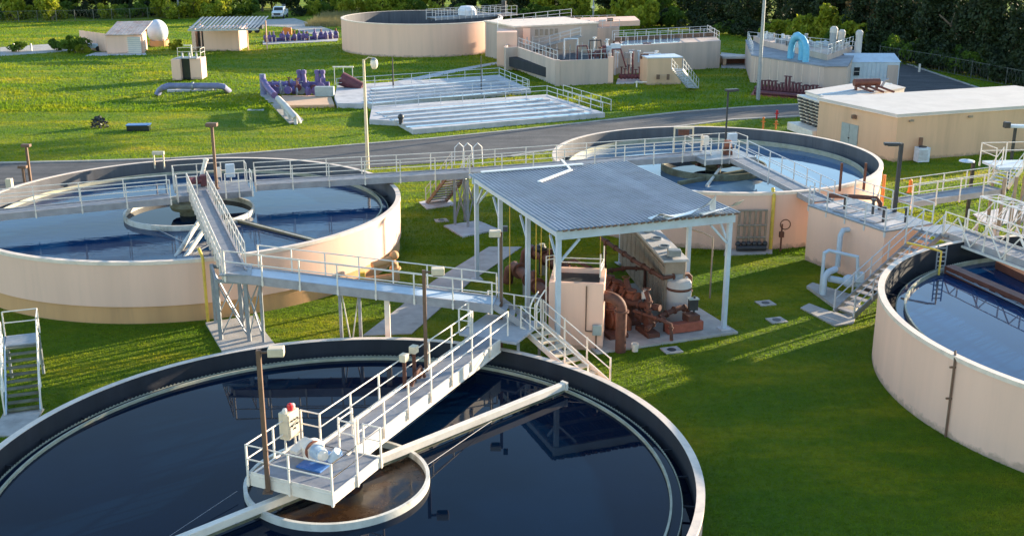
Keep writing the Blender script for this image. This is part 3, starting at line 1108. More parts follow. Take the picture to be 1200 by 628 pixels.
# sloping walkway from the platform to the bend and on to the front landing
t = thing('walkway', 'narrow walkway with closely spaced railings from the middle left tank to the bend', 'walkway', (-15, 54, 0))
wa, wb = Vector((-17.35, 60.9, Z + .02)), Vector((-12.0, 46.75, 3.25))
walkway(t, wa, wb, .95, sp=.95, depth=.3, gapL=(0, .96))
t = thing('walkway', 'grey walkway with blue grey channel from the bend to the foreground bridge landing', 'walkway', (-6, 46, 0))
wc = Vector((-12.25, 46.95, 3.25))
wd_ = Vector((-.75, 45.35, 2.35))
walkway(t, wc, wd_, 1.15, sp=1.62, depth=.38, gapL=(.09, 1.0), gapR=(.0, 1.0), deckmat='bluegrey')
part('bend_plate', MB().prism([(-12.6, 46.25), (-11.2, 46.2), (-11.5, 47.9), (-12.5, 47.6)], 3.18, 3.238), M['galv'], t)
t = thing('steps', 'three small steps from the grey walkway down to the foreground bridge landing', 'stairs', (-.3, 45.2, 0))
stair(t, (.55, 45.15, 1.5), (-.7, 45.33, 2.33), 1.1, 4, rail=False)

# trestle tower at the bend
t = thing('support_tower', 'galvanised trestle tower with cross bracing under the walkway bend', 'support', (-12.4, 47.6, 0))
legs = [(-13.6, 48.9), (-12.85, 46.75), (-12.3, 48.5), (-11.55, 46.55)]
for (x, y) in legs:
    part('leg', MB().box((x, y, 1.45), (.16, .16, 2.9)), M['galv'], t)
legs2 = [(-11.1, 47.4), (-10.9, 46.4)]
for (x, y) in legs2:
    part('leg', MB().box((x, y, 1.45), (.1, .1, 2.9)), M['galv'], t)
for i, j in ((0, 1), (2, 3), (1, 3), (0, 2), (2, 4), (3, 5), (4, 5)):
    L_ = legs + legs2
    for za, zb_ in ((.2, 2.7), (2.7, .2)):
        part('brace', MB().beam((*L_[i], za), (*L_[j], zb_), .05, .05), M['galv'], t)
    part('tie', MB().beam((*L_[i], 2.8), (*L_[j], 2.8), .1, .14), M['galv'], t)
slab('tower_pad', [at(*p) for p in ((241, 380), (296, 372), (322, 405), (318, 416), (262, 416))], -.05, .10, M['concrete'])
# columns under the second walkway
for k, (x, y, top, lab, mt) in enumerate(((-5.35, 45.75, 2.45, 'white square column under the grey walkway', 'white'),)):
    t = thing('support_column', lab, 'support', (x, y, 0))
    part('column', MB().box((x, y, top / 2), (.22, .22, top)), M[mt], t)
    part('base_plate', MB().box((x, y, .04), (.45, .45, .08)), M['galv'], t)
t = thing('column_pair', 'pair of grey columns with a V brace under the grey walkway', 'support', (-6.9, 46.1, 0))
for x, y in ((-7.4, 46.0), (-6.55, 45.9)):
    part('column', MB().box((x, y, 1.25), (.13, .13, 2.5)), M['galv'], t)
part('brace', MB().beam((-7.3, 46, 2.4), (-7.0, 46, .2), .05, .05), M['feedwell'], t)
part('brace', MB().beam((-6.6, 45.95, 2.4), (-6.95, 45.95, .2), .05, .05), M['feedwell'], t)

# tower and steep stair near the canopy's far corner
t = thing('support_tower', 'grey trestle tower between the long walkway and the canopy corner', 'support', at(545, 268))
q = at(548, 264)
pts4 = [(q.x - .75, q.y - .2), (q.x + .05, q.y - .7), (q.x - .2, q.y + 1.0), (q.x + .6, q.y + .6)]
for (x, y) in pts4:
    part('leg', MB().box((x, y, 1.5), (.16, .16, 3.0)), M['galv'], t)
for i, j in ((0, 1), (1, 3), (2, 3), (0, 2)):
    for za, zb_ in ((.3, 2.9), (2.9, .3)):
        part('brace', MB().beam((*pts4[i], za), (*pts4[j], zb_), .05, .05), M['galv'], t)
slab('tower_pad', [at(*p) for p in ((520, 266), (560, 260), (584, 270), (542, 279))], -.05, .10, M['concrete_lt'])
t = thing('steps', 'steep brown stair leaning under the long walkway left of the canopy', 'stairs', at(510, 238))
stair(t, at(511, 238), at(541, 204, 3.3) + Vector((0, 1.6, 0)), 1.3, 13, mat='alu', tread='brown', stringer='brown')
slab('stair_pad', [at(*p) for p in ((491, 238), (522, 232), (534, 241), (500, 246))], -.05, .08, M['concrete_lt'])
t = thing('pipe_handrail', 'pair of bent pipe handrails rising behind the long walkway by the stair head', 'handrail', at(545, 200, 3.4))
for px_ in (531, 541, 553):
    q = at(px_, 200, 3.4) + Vector((0, 1.5, 0))
    part('bent_rail', MB().tube([q, q + Vector((.05, 0, 1.1)), q + Vector((.3, .1, 1.35)), q + Vector((.55, .2, 1.1)), q + Vector((.6, .2, 0))], .03, 6), M['alu'], t)

# left foreground stair
fx = at(28, 486)
t = thing('steps', 'open grey stair with white handrails at the left edge between two tanks', 'stairs', fx)
ux = Vector((-.06, 1, 0)).normalized()
top_ = at(25, 404, 1.75)
ux = Vector((top_.x - fx.x, top_.y - fx.y, 0)).normalized()
stair(t, fx + Vector((0, 0, .05)), top_, 1.2, 10, tread='algae', stringer='bluegrey', mat='white', sd=.2)
pr = Vector((ux.y, -ux.x, 0))
part('top_platform', MB().prism([top_ - pr * .6, top_ + pr * .6, top_ + pr * .6 + ux * 1.2, top_ - pr * .6 + ux * 1.2], 1.70, 1.78), M['galv'], t)
railing(t, [top_ + pr * .65, top_ + pr * .65 + ux * 1.2, top_ - pr * .65 + ux * 1.2], 1.2, long=False)
for s_ in (-.6, .6):
    q = top_ + pr * s_ + ux * 1.1
    part('leg', MB().box((q.x, q.y, .85), (.09, .09, 1.7)), M['galv'], t)
part('side_platform', MB().prism([top_ - pr * .62, top_ - pr * 3.0, top_ - pr * 3.0 + ux * 1.2, top_ - pr * .62 + ux * 1.2], 1.68, 1.76), M['galv'], t)
railing(t, [top_ - pr * .65 + ux * 0, top_ - pr * 3.0], 1.2, long=False)
slab('stair_pad', [at(*p) for p in ((4, 486), (52, 480), (40, 498), (20, 512), (-10, 512))], -.05, .07, M['concrete'])

# pipework and yellow pole against tank A
q = at(243, 379)
t = thing('conduit', 'yellow conduit pole standing against the middle left tank wall', 'pipe', q)
part('conduit', MB().tube([(q.x, q.y + .15, 0), (q.x, q.y + .15, 3.1), (q.x - .25, q.y + .5, 3.45)], .07, 10), M['yellow'], t)
q = at(452, 333)
t = thing('pipe_fitting', 'sunlit tan pipe bend and valve beside the right side of the middle left tank', 'valve', q)
part('pipe', MB().tube([q + Vector((.5, .4, .1)), q + Vector((.45, .3, 1.0)), q + Vector((.2, .1, 1.25)), q + Vector((-.6, -.4, 1.1))], .2, 12), M['band'], t)
part('valve_body', MB().ball(q + Vector((.45, .3, 1.45)), .24), M['band'], t)
part('flange', MB().tube([q + Vector((.47, .34, .7)), q + Vector((.47, .34, .8))], .3, 12), M['band'], t)
part('lower_pipe', MB().tube([q + Vector((-1.6, -.6, .3)), q + Vector((.5, .4, .3))], .18, 12), M['band'], t)
part('stand', MB().box(q + Vector((-1.1, -.5, .4)), (.25, .25, .8)), M['yellow'], t)
q = at(187, 190, 3.0)
t = thing('gauge_stand', 'small tan gauge stand on two posts at the far rim of the middle left tank', 'gauge', q)
for dx in (-.3, .3):
    part('leg', MB().box((q.x + dx, q.y - .1, 3.1), (.08, .08, 1.0)), M['lampbox'], t)
part('gauge_box', MB().box((q.x, q.y - .1, 3.6), (.75, .2, .22)), M['lampbox'], t, bevel=.02)

# ------------------------------------------------------------------ open canopy
CO = Vector((1.91, 45.12, 0))
CU = (at(858, 246, 5.6) - at(654, 266, 5.6))
CU.z = 0
LU = CU.length
CU.normalize()
CV = Vector((-CU.y, CU.x, 0))
CV = (at(556, 203, 5.6) - at(654, 266, 5.6))
CV.z = 0
LV = CV.length
CV.normalize()


def cu(u, v, z=0.0):
    p = CO + CU * u + CV * v
    return Vector((p.x, p.y, z))


t = thing('canopy', 'open sided steel canopy with blue grey ribbed roof over rusty pumps', 'canopy', cu(0, 0))
ZR = 5.55
posts = [(0, 0), (0, LV / 3), (0, LV * 2 / 3), (0, LV), (LU, 0), (LU, LV / 3), (LU, LV * 2 / 3), (LU, LV)]
for (u, v) in posts:
    s1 = .12 if u == 0 else -.12
    p = cu(u + s1 * .6, v + (.1 if v == 0 else (-.1 if v == LV else 0)))
    part('post', MB().box((p.x, p.y, (ZR - .35) / 2), (.19, .19, ZR - .35), atan2(CU.y, CU.x)), M['bluegrey'], t)
    part('base_plate', MB().box((p.x, p.y, .13), (.5, .5, .05), atan2(CU.y, CU.x)), M['concrete_lt'], t)
    for du, dv in (((1 if u == 0 else -1) * .95, 0), (0, .95 if v < LV * .9 else -.95)):
        if du and v not in (0, LV):
            continue
        part('knee_brace', MB().beam(p + Vector((0, 0, ZR - 1.5)), p + CU * du + CV * dv + Vector((0, 0, ZR - .5)), .09, .09), M['bluegrey'], t)
def cb(a, b, wd, ht, z, nm='beam', mt='bluegrey'):
    part(nm, MB().beam((a.x, a.y, z), (b.x, b.y, z), wd, ht), M[mt], t)
cb(cu(-.1, 0), cu(LU + .1, 0), .12, .38, ZR - .24, 'front_beam')
cb(cu(-.1, LV), cu(LU + .1, LV), .12, .38, ZR - .24, 'rear_beam')
cb(cu(0, .08), cu(0, LV - .08), .10, .26, ZR - .2, 'side_beam')
cb(cu(LU, .08), cu(LU, LV - .08), .10, .26, ZR - .2, 'side_beam')
for k in range(1, 8):
    v = LV * k / 8
    cb(cu(.07, v), cu(LU - .07, v), .08, .16, ZR - .13, 'purlin')
# roof sheets: each a ribbed panel running front to back
ns = 11
pw = (LU + .5) / ns
for i in range(ns):
    u0 = -.25 + i * pw
    mb = MB()
    cols = []
    nr = 4
    for k in range(nr):
        b0 = u0 + pw * k / nr
        st = pw / nr
        cols += [(b0, 0), (b0 + st * .5, 0), (b0 + st * .6, .04), (b0 + st * .9, .04)]
    cols.append((u0 + pw, 0))
    vs, fs = [], []
    nv = 8
    for j in range(nv + 1):
        v = -.25 + (LV + .5) * j / nv
        sag = .012 * sin(j * 2.1 + i) + .01 * random.random()
        for (uu, h) in cols:
            p = cu(uu, v)
            vs.append((p.x, p.y, ZR + .02 + h + sag + .004 * (i % 2)))
    m_ = len(cols)
    for j in range(nv):
        for k in range(m_ - 1):
            fs.append((j * m_ + k, j * m_ + k + 1, (j + 1) * m_ + k + 1, (j + 1) * m_ + k))
    mb.add(vs, fs)
    o = part('roof_panel', mb, M['roofblue'], t)
# ragged corrugation ends above the front beam
mb = MB()
for k in range(26):
    u = .1 + k * (LU - .2) / 25
    mb.beam(cu(u, -.27, ZR + .0), cu(u + .2, -.27, ZR + .02), .04, .07)
part('closure_strips', mb, M['brown'], t)
# lifted flashings
def flash(pts, wd, nm='loose_flashing'):
    mb = MB()
    vs = []
    for (p, h) in pts:
        vs += [p + CV * (-wd / 2) + Vector((0, 0, h)), p + CV * (wd / 2) + Vector((0, 0, h * .3))]
    k = len(pts)
    vs2 = [v + Vector((0, 0, .03)) for v in vs]
    mb.add(vs + vs2, [(2 * i, 2 * i + 2, 2 * i + 3, 2 * i + 1) for i in range(k - 1)] +
           [(2 * k + 2 * i, 2 * k + 2 * i + 1, 2 * k + 2 * i + 3, 2 * k + 2 * i + 2) for i in range(k - 1)])
    part(nm, mb, M['crack'], t)
flash([(cu(4.9, -.1, ZR + .06), 0), (cu(6.0, -.1, ZR + .1), .1), (cu(6.9, .1, ZR + .1), .45), (cu(7.35, .2, ZR + .1), .75), (cu(7.4, .25, ZR + .05), .05)], .5)
flash([(cu(6.6, -.15, ZR + .06), .05), (cu(7.6, -.2, ZR + .1), .2), (cu(8.2, -.1, ZR + .1), .42), (cu(8.62, -.05, ZR + .1), .5)], .5)
flash([(cu(4.2, .0, ZR + .06), .02), (cu(4.6, .0, ZR + .08), .22), (cu(5.3, -.05, ZR + .06), .03)], .35)
a1, b1_ = at(632, 213, ZR + .08), at(669, 199, ZR + .08)
part('loose_flashing', MB().beam(a1, b1_, .22, .05), M['crack'], t)
part('loose_flashing', MB().beam(at(658, 187, ZR + .1), at(668, 198, ZR + .1), .12, .04), M['crack'], t)
part('ridge_flashing', MB().beam(cu(.4, LV + .1, ZR + .12), cu(LU * .72, LV + .1, ZR + .12), .2, .05), M['crack'], t)
for (u, v) in ((1.2, 5.5), (1.9, 6.6), (2.7, 7.5), (1.0, 8.5), (5.2, 7.0)):
    p = cu(u, v)
    part('hanging_conduit', MB().tube([(p.x, p.y, .1), (p.x, p.y, ZR - .3)], .025, 6), M['yellow'], t)

slab('canopy_floor', [cu(1.6, -.55), cu(LU + .35, -.45), cu(LU + .3, 7.5), cu(1.6, 7.5)], -.05, .11, M['concrete'])

# cream pump box
pb0 = at(706, 411)
hb = height(706, 411, 333)
t = thing('pump_box', 'tall cream concrete box with open top beside the near canopy post', 'concrete box', pb0)
c0 = pb0
bu = Vector((at(642, 405) - pb0).to_tuple())
bl = 2.35
ud = Vector((-.99, .12, 0)).normalized()
vd = Vector((.12, .99, 0))
pts = [c0, c0 + ud * bl, c0 + ud * bl + vd * 2.3, c0 + vd * 2.3]
mbx = MB()
th_ = .2
def insetpoly(P, k):
    c = sum((Vector(p) for p in P), Vector((0, 0, 0))) / len(P)
    return [c + (Vector(p) - c) * k for p in P]
inn = insetpoly(pts, .82)
vs = [(p.x, p.y, 0) for p in pts] + [(p.x, p.y, hb) for p in pts] + [(p.x, p.y, hb) for p in inn] + [(p.x, p.y, hb - .8) for p in inn]
fs = []
for i in range(4):
    j = (i + 1) % 4
    fs += [(i, j, j + 4, i + 4)[::-1], (i + 4, j + 4, j + 8, i + 8)[::-1], (i + 8, j + 8, j + 12, i + 12)[::-1]]
fs.append((12, 13, 14, 15))
mbx.add(vs, fs)
part('box_wall', mbx, M['wall'], t, bevel=.02)
part('hatch_grating', MB().prism(insetpoly(pts, .80), hb - .25, hb - .2), M['dark'], t)
railing(t, [insetpoly(pts, .9)[2] + Vector((0, 0, hb)), insetpoly(pts, .9)[3] + Vector((0, 0, hb)), insetpoly(pts, .9)[0] + Vector((0, .8, hb))], 2.0, h=.45, long=False)
part('ladder_rail', MB().tube([pts[1] + Vector((-.1, .3, 0)), pts[1] + Vector((-.1, .3, hb + .9)), pts[1] + Vector((.25, .5, hb + .9)), pts[1] + Vector((.25, .5, hb))], .03, 6), M['white'], t)
part('ladder_rail', MB().tube([pts[1] + Vector((-.1, .8, 0)), pts[1] + Vector((-.1, .8, hb + .9)), pts[1] + Vector((.25, 1.0, hb + .9)), pts[1] + Vector((.25, 1.0, hb))], .03, 6), M['white'], t)
part('conduit', MB().tube([c0 + ud * .75 + Vector((0, -.06, hb - .1)), c0 + ud * .75 + Vector((0, -.06, .9)), c0 + ud * .3 + Vector((0, -.08, .9))], .03, 8), M['brown'], t)
part('junction_box', MB().box(c0 + ud * .27 + Vector((0, -.14, 1.0)), (.38, .2, .45)), M['door'], t, bevel=.02)
part('conduit', MB().tube([c0 + ud * .3 + Vector((0, -.07, .8)), c0 + ud * .3 + Vector((0, -.07, 0))], .03, 8), M['brown'], t)

# rusty elbow pipe and pump set
def flange(mb, p, d, r, th=.07):
    d = Vector(d).normalized()
    mb.tube([Vector(p) - d * th / 2, Vector(p) + d * th / 2], r, 16)


e = at(727, 412)
t = thing('elbow_pipe', 'thick rusty pipe bending down into the lawn right of the cream pump box', 'pipe', e)
hh = height(727, 412, 349)
pts_e = [e, e + Vector((0, 0, hh - .55))]
for k in range(1, 7):
    a = k / 6 * pi / 2
    pts_e.append(e + Vector((-.5 * (1 - cos(a)), .25 * (1 - cos(a)), hh - .55 + .5 * sin(a))))
pts_e.append(pts_e[-1] + Vector((-.7, .6, 0)))
part('pipe', MB().tube(pts_e, .235, 18), M['rust'], t)
mb = MB()
flange(mb, e + Vector((0, 0, hh - .6)), (0, 0, 1), .32)
flange(mb, pts_e[-1], (-.7, .6, 0), .32)
part('flange', mb, M['rust'], t)

rt = random.Random(5)


def pump(u, v, label, mat='rust', s=1.0):
    p = cu(u, v)
    t = thing('pump', label, 'pump', p, 'rusty pumps under the canopy')
    part('base_frame', MB().box((p.x, p.y, .22), (1.5 * s, .7 * s, .2), atan2(CV.y, CV.x)), M['rust'], t, bevel=.02)
    vol = MB()
    vol.tube([p + CU * -.12 + Vector((0, 0, .75)), p + CU * .18 + Vector((0, 0, .75))], .36 * s, 20)
    flange(vol, p + CU * .03 + Vector((0, 0, .75)), CU, .44 * s)
    part('volute', vol, M[mat], t)
    mt = MB().tube([p + CV * .3 + Vector((0, 0, .7)), p + CV * .95 + Vector((0, 0, .7))], .26 * s, 16)
    part('motor', mt, M[mat], t)
    dp = MB().tube([p + Vector((0, 0, 1.05)), p + Vector((0, 0, 1.75)), p + CV * .25 + Vector((0, 0, 2.0))], .14 * s, 14)
    flange(dp, p + Vector((0, 0, 1.25)), (0, 0, 1), .23 * s)
    flange(dp, p + Vector((0, 0, 1.62)), (0, 0, 1), .23 * s)
    part('discharge_pipe', dp, M[mat], t)
    sp = MB().tube([p + CU * .1 + Vector((0, 0, .75)), p + CU * .75 + Vector((0, 0, .75)), p + CU * .9 + Vector((0, 0, .5)), p + CU * .9 + Vector((0, 0, .1))], .13 * s, 12)
    flange(sp, p + CU * .6 + Vector((0, 0, .75)), CU, .22 * s)
    part('suction_pipe', sp, M[mat], t)
    wv = MB()
    wv.lathe((p.x - .12, p.y, 0), [(.17, 2.18), (.2, 2.2), (.17, 2.22), (.14, 2.2)], 16, closed=True)
    part('hand_wheel', wv, M['rust_orange'], t)


pump(3.2, 1.5, 'orange rusted pump nearest the cream pump box', 'rust_orange', 1.3)
pump(3.1, 3.3, 'orange rusted pump in the middle of the canopy row', 'rust_orange', 1.3)
pump(3.0, 5.0, 'dark rusted pump deepest under the canopy', 'rust', 1.3)
pump(4.7, .75, 'low dark rusted pump at the front edge of the canopy slab', 'rust', .85)
pump(4.6, 2.6, 'dark rusted pump behind the front one beside the louvred cabinet', 'rust', 1.0)

# headers
def pipe_run(label, pts, r, mat='rust', fl=(), cat='pipe', name='pipe_run'):
    t = thing(name, label, cat, (pts[0][0], pts[0][1], 0))
    part('pipe', MB().tube(pts, r, 14), M[mat], t)
    pts = [Vector(p) for p in pts]
    if fl:
        for f in fl:
            i = int(f)
            q = pts[i].lerp(pts[i + 1], f - i)
            mb = MB()
            flange(mb, q, pts[i + 1] - pts[i], r * 1.5)
            part('flange', mb, M[mat], t)
    return t


pipe_run('raised rusty header pipe slanting across the front of the louvred cabinet',
         [at(704, 279, 2.35), at(744, 306, 2.3), at(777, 326, 2.15), at(806, 321, 2.15), at(809, 324, 2.0), at(809, 324, 2.0) - gz_ * 1.7], .10, 'rust', (.2, .45, .7, .95, 1.3, 1.6, 2.4, 4.4))
pipe_run('upright rusty riser with a cross pipe left of the louvred cabinet', [at(709, 282, 2.3) - gz_ * 2.2, at(709, 282, 2.3), at(709, 282, 2.3) + gz_ * .1], .08, 'rust', (.4, .7))
pipe_run('short level rusty cross pipe in front of the louvred cabinet', [at(709, 318, 1.6), at(735, 314, 1.65), at(756, 315, 1.6), at(756, 315, 1.6) - gz_ * 1.4], .09, 'rust', (.3, .8, 1.5))
for i in range(5):
    q = at(706 + i * 8.5, 326 + i * 5.5, 1.35)
    v = thing('valve', 'orange rusted check valve beside the cream pump box', 'valve', (q.x, q.y, 0), 'orange check valves beside the pump box')
    part('body', MB().ball((q.x, q.y, 1.3), (.3, .3, .34)), M['rust_orange'], v)
    mb = MB()
    flange(mb, (q.x - .22, q.y + .22, 1.3), (-1, 1, 0), .34)
    flange(mb, (q.x + .22, q.y - .22, 1.3), (-1, 1, 0), .34)
    flange(mb, (q.x, q.y, 1.66), (0, 0, 1), .24)
    part('flange', mb, M['rust_orange'], v)
    part('leg', MB().cyl((q.x, q.y, .1), .14, 1.0, 10), M['rust'], v)
pipe_run('rusty branch pipe with upright risers above the pumps',
         [cu(3.0, 5.8, .3), cu(3.0, 5.8, 2.2), cu(3.2, 5.6, 2.3), cu(4.7, 2.8, 1.7), cu(4.7, 2.8, .3)], .08, 'rust', (.5, 2.3, 2.7, 3.5))
pipe_run('low rusty pipe crossing the canopy slab to the white drum',
         [cu(4.4, .3, .5), cu(5.4, .9, .8), cu(6.5, 1.1, 1.0), cu(6.9, 1.1, .9), cu(6.9, 1.1, .3)], .12, 'rust', (.4, 1.3, 1.7, 2.5))
pipe_run('thin rusty pipe looping down at the slab edge right of the elbow pipe',
         [cu(4.2, 1.2, 1.1), cu(5.0, .0, .95), cu(5.25, -.35, .85), cu(5.3, -.4, .1)], .08, 'rust', (.3, .8, 2.2))
pipe_run('rusty stepped pipe between the pumps and the louvred cabinet',
         [cu(3.8, 4.9, 1.3), cu(4.4, 1.9, 1.2), cu(5.2, .6, 1.3)], .15, 'rust', (.15, .35, .55, .75, 1.3))
qx = cu(5.1, 1.9)
t = thing('valve_actuator', 'small pale grey valve actuator among the rusty pipes under the canopy', 'valve', (qx.x, qx.y, 0))
part('stem', MB().tube([(qx.x, qx.y, .3), (qx.x, qx.y, 1.35)], .05, 8), M['dark'], t)
part('actuator', MB().box((qx.x, qx.y, 1.5), (.32, .26, .3)).cyl((qx.x, qx.y, 1.65), .1, .12), M['white'], t, bevel=.02)
pt = cu(6.3, .55)
t = thing('pipe_plinth', 'low rust red block on the canopy slab near the right front post', 'plinth', (pt.x, pt.y, 0))
part('block', MB().box((pt.x + .1, pt.y - .1, .35), (1.75, .4, .42), atan2(CU.y, CU.x)), M['nozzle'], t, bevel=.02)
part('cap', MB().box((pt.x + .45, pt.y + .25, .65), (.6, .6, .35), atan2(CU.y, CU.x)), M['rust'], t, bevel=.02)

# big twin rusty pipes on the left under the canopy
for k, (pa_, pb_, lab) in enumerate((((603, 312), (650, 352), 'large rusty pipe with flanges nearer the walkway on the left under the canopy'),
                                     ((622, 292), (668, 318), 'large rusty pipe with flanges farther back on the left under the canopy'))):
    A_, B_ = at(*pa_, 1.05), at(*pb_, 1.05)
    dA = (B_ - A_).normalized()
    tt_ = pipe_run(lab, [A_ + Vector((-.35, .5, -1.0)), A_ + Vector((-.25, .3, -.3)), A_, B_, B_ + dA * .9], .27, 'rust', (2.15, 2.4, 2.6, 2.85))
    q = A_.lerp(B_, .3)
    part('pipe_stand', MB().box((q.x, q.y, .4), (.3, .3, .8)), M['concrete'], tt_)
    q = A_.lerp(B_, .5)
    part('valve_bonnet', MB().tube([(q.x, q.y, 1.2), (q.x, q.y, 1.65)], [.2, .12], 12), M['rust'], tt_)
q = at(633, 289, 1.6)
t = thing('valve_cover', 'dark green valve head on top of the farther large rusty pipe', 'valve', (q.x, q.y, 0))
part('body', MB().ball((q.x, q.y, 1.5), (.35, .25, .22)), M['dark'], t)
part('cap', MB().cyl((q.x + .1, q.y - .05, 1.62), .15, .15, 12), M['weir'], t)
part('stem', MB().cyl((q.x, q.y, .1), .06, 1.3, 8), M['dark'], t)

# louvred cabinet, white drum, electric box
ne = at(782, 374)
t = thing('louvred_cabinet', 'long tall grey brown louvred cabinet with pale vented top under the canopy', 'cabinet', ne)
Lc, Wc, Hc = 9.0, .95, 2.85
cv2 = Vector((-.62, .785, 0)).normalized()
cv2 = (at(712, 292) - at(777, 376))
cv2.z = 0
cv2.normalize()
cu2 = Vector((cv2.y, -cv2.x, 0))
def lc(u, v, z):
    p = at(777, 376) + cu2 * u + cv2 * v
    return Vector((p.x, p.y, z))
part('body', MB().prism([lc(0, 0, 0), lc(Wc, 0, 0), lc(Wc, Lc, 0), lc(0, Lc, 0)], .1, Hc), M['louvre'], t)
me = MB()
npan = 10
for i in range(npan):
    v0 = .08 + i * (Lc - .1) / npan
    v1 = v0 + (Lc - .1) / npan - .09
    mb = MB()
    mb.beam(lc(-.03, v0, Hc / 2), lc(-.03, v1, Hc / 2), .05, Hc - .45)
    pn = part('panel', mb, M['louvre'], t)
    mb = MB()
    for z_ in np.arange(.45, Hc - .35, .12):
        mb.beam(lc(-.065, v0 + .05, z_), lc(-.065, v1 - .05, z_), .03, .03)
    part('louvres', mb, M['louvre'], pn)
part('roof', MB().prism([lc(-.12, -.12, 0), lc(Wc + .12, -.12, 0), lc(Wc + .12, Lc + .1, 0), lc(-.12, Lc + .1, 0)], Hc + .002, Hc + .12), M['concrete_lt'], t, bevel=.02)
for i in range(6):
    q = lc(Wc / 2, .6 + i * 1.4, Hc + .12)
    part('roof_vent', MB().lathe((q.x, q.y), [(.28, Hc + .12), (.28, Hc + .2), (.22, Hc + .2), (.22, Hc + .13)], 20), M['galv'], t)
part('end_panel', MB().beam(lc(.12, -.04, 1.3), lc(Wc - .12, -.04, 1.3), .06, 1.9), M['galv'], t)
ra = lc(Wc + .5, Lc, 2.9)
t = pipe_run('thin grey brown pipe looping above the louvred cabinet', [lc(.1, Lc - .5, Hc), lc(.1, Lc - .5, 3.1), lc(Wc + 1.8, 3.2, 3.25), lc(Wc + 2.1, 2.6, 3.15), lc(Wc + 2.1, 2.6, .1)], .045, 'louvre')
dq = at(795, 378)
t = thing('white_drum', 'white rounded tank standing at the near end of the louvred cabinet', 'tank', (dq.x, dq.y, 0))
part('body', MB().lathe((dq.x, dq.y + .3), [(.55, .12), (.57, .2), (.57, 1.85), (.5, 1.98), (.02, 2.05)], 32), M['roofwhite'], t)
part('strap', MB().lathe((dq.x, dq.y + .3), [(.575, 1.55), (.59, 1.57), (.59, 1.66), (.575, 1.68)], 32), M['rust'], t)
t = thing('filter_housing', 'small pale angled box on top of the louvred cabinet end', 'box', (dq.x, dq.y, 0))
part('body', MB().box(lc(Wc * .5, .3, Hc + .35), (.6, .45, .3), 0), M['galv'], t, bevel=.03)
eq = at(812, 386)
t = thing('electric_box', 'dark green electrical box on a post right of the white drum', 'electric box', (eq.x, eq.y, 0))
part('post', MB().box((eq.x, eq.y, .8), (.08, .08, 1.6)), M['dark'], t)
part('box', MB().box((eq.x - .05, eq.y, 1.2), (.42, .25, .5), .2), M['dark'], t, bevel=.02)
part('lid', MB().box((eq.x - .05, eq.y, 1.48), (.48, .3, .05), .2), M['door'], t)

# grass fixtures
for (px_, py_, lab) in ((910, 376, 'square concrete drain cover on the lawn below the pale pipework'), (787, 411, 'small square drain cover on the lawn by the canopy slab'),
                        (517, 259, 'thin pale cover slab on the lawn left of the canopy'), (897, 356, 'faint round cover on shaded lawn beyond the drain cover')):
    q = at(px_, py_)
    t = thing('drain_cover', lab, 'drain cover', q)
    part('frame', MB().box((q.x, q.y, .03), (.8, .7, .06), .3), M['concrete'], t)
    part('lid', MB().cyl((q.x, q.y, .055), .2, .02, 14), M['dark'], t)
q = at(744, 412)
t = thing('bucket', 'small white bucket on the grass by the elbow pipe', 'bucket', q)
part('body', MB().lathe((q.x, q.y), [(.02, .02), (.13, .02), (.17, .38), (.15, .38), (.12, .05)], 16), M['white'], t)
part('handle', MB().tube([(q.x - .16, q.y, .36), (q.x - .1, q.y - .1, .3), (q.x + .1, q.y - .1, .3), (q.x + .16, q.y, .36)], .01, 5), M['dark'], t)

# ------------------------------------------------------------------ tank B furniture
q = Vector((TB[0][0], TB[0][1], 0))
t = thing('turntable', 'rusty brown rotating cage at the centre of the tank behind the canopy', 'mechanism', q)
part('column', MB().cyl((q.x, q.y, 1.5), .5, 1.6, 20), M['algae'], t)
part('cage_ring', MB().lathe((q.x, q.y), [(1.3, 2.7), (1.55, 2.85), (1.3, 3.0), (1.0, 2.85)], 30, closed=True), M['algae'], t)
mb = MB()
for k in range(8):
    a = 2 * pi * k / 8
    mb.beam((q.x + .4 * cos(a), q.y + .4 * sin(a), 2.9), (q.x + 1.9 * cos(a), q.y + 1.9 * sin(a), 2.95), .12, .14)
part('spokes', mb, M['rust'], t)
part('slanted_arm', MB().tube([at(828, 218, 2.4), at(851, 188, 3.0)], .09, 10), M['feedwell'], t)
t = thing('skimmer_arm', 'thin dark skimmer arm sloping right in the tank behind the canopy', 'beam', at(900, 206, 2.4))
part('beam', MB().beam(at(878, 200, 2.5), at(945, 222, 2.45), .12, .22), M['algae'], t)
part('far_beam', MB().beam(at(878, 200, 2.5), at(795, 215, 2.45), .2, .25), M['algae'], t)

pz = Z
t = thing('drive_platform', 'railed drive platform at the centre of the tank behind the canopy', 'platform', q)
pc = at(850, 184, Z) + Vector((0, .6, 0))
def bq(a, b, z=Z):
    p = pc + Vector((.95, .3, 0)) * a + Vector((-.3, .95, 0)) * b
    return Vector((p.x, p.y, z))
part('deck', MB().prism([bq(-1.9, -1.2), bq(1.7, -1.2), bq(1.7, 1.7), bq(-1.9, 1.7)], Z - .3, Z + .004), M['galv'], t)
railing(t, [bq(-1.9, .6), bq(-1.9, 1.75), bq(1.75, 1.75), bq(1.75, .2)], 1.1)
railing(t, [bq(-1.9, -1.2), bq(.4, -1.2)], 1.1)
tg = thing('drive_unit', 'red brown drive motor on the platform of the tank behind the canopy', 'motor', bq(.3, .1))
part('motor', MB().cyl(bq(.3, .1, Z), .22, .9, 14), M['rust_orange'], tg)
part('gearbox', MB().box(bq(.3, .1, Z + .25), (.6, .5, .5)), M['rust'], tg, bevel=.03)
tg = thing('control_box', 'pale grey electrical cabinets on the platform of the tank behind the canopy', 'control panel', bq(1.2, 1.1))
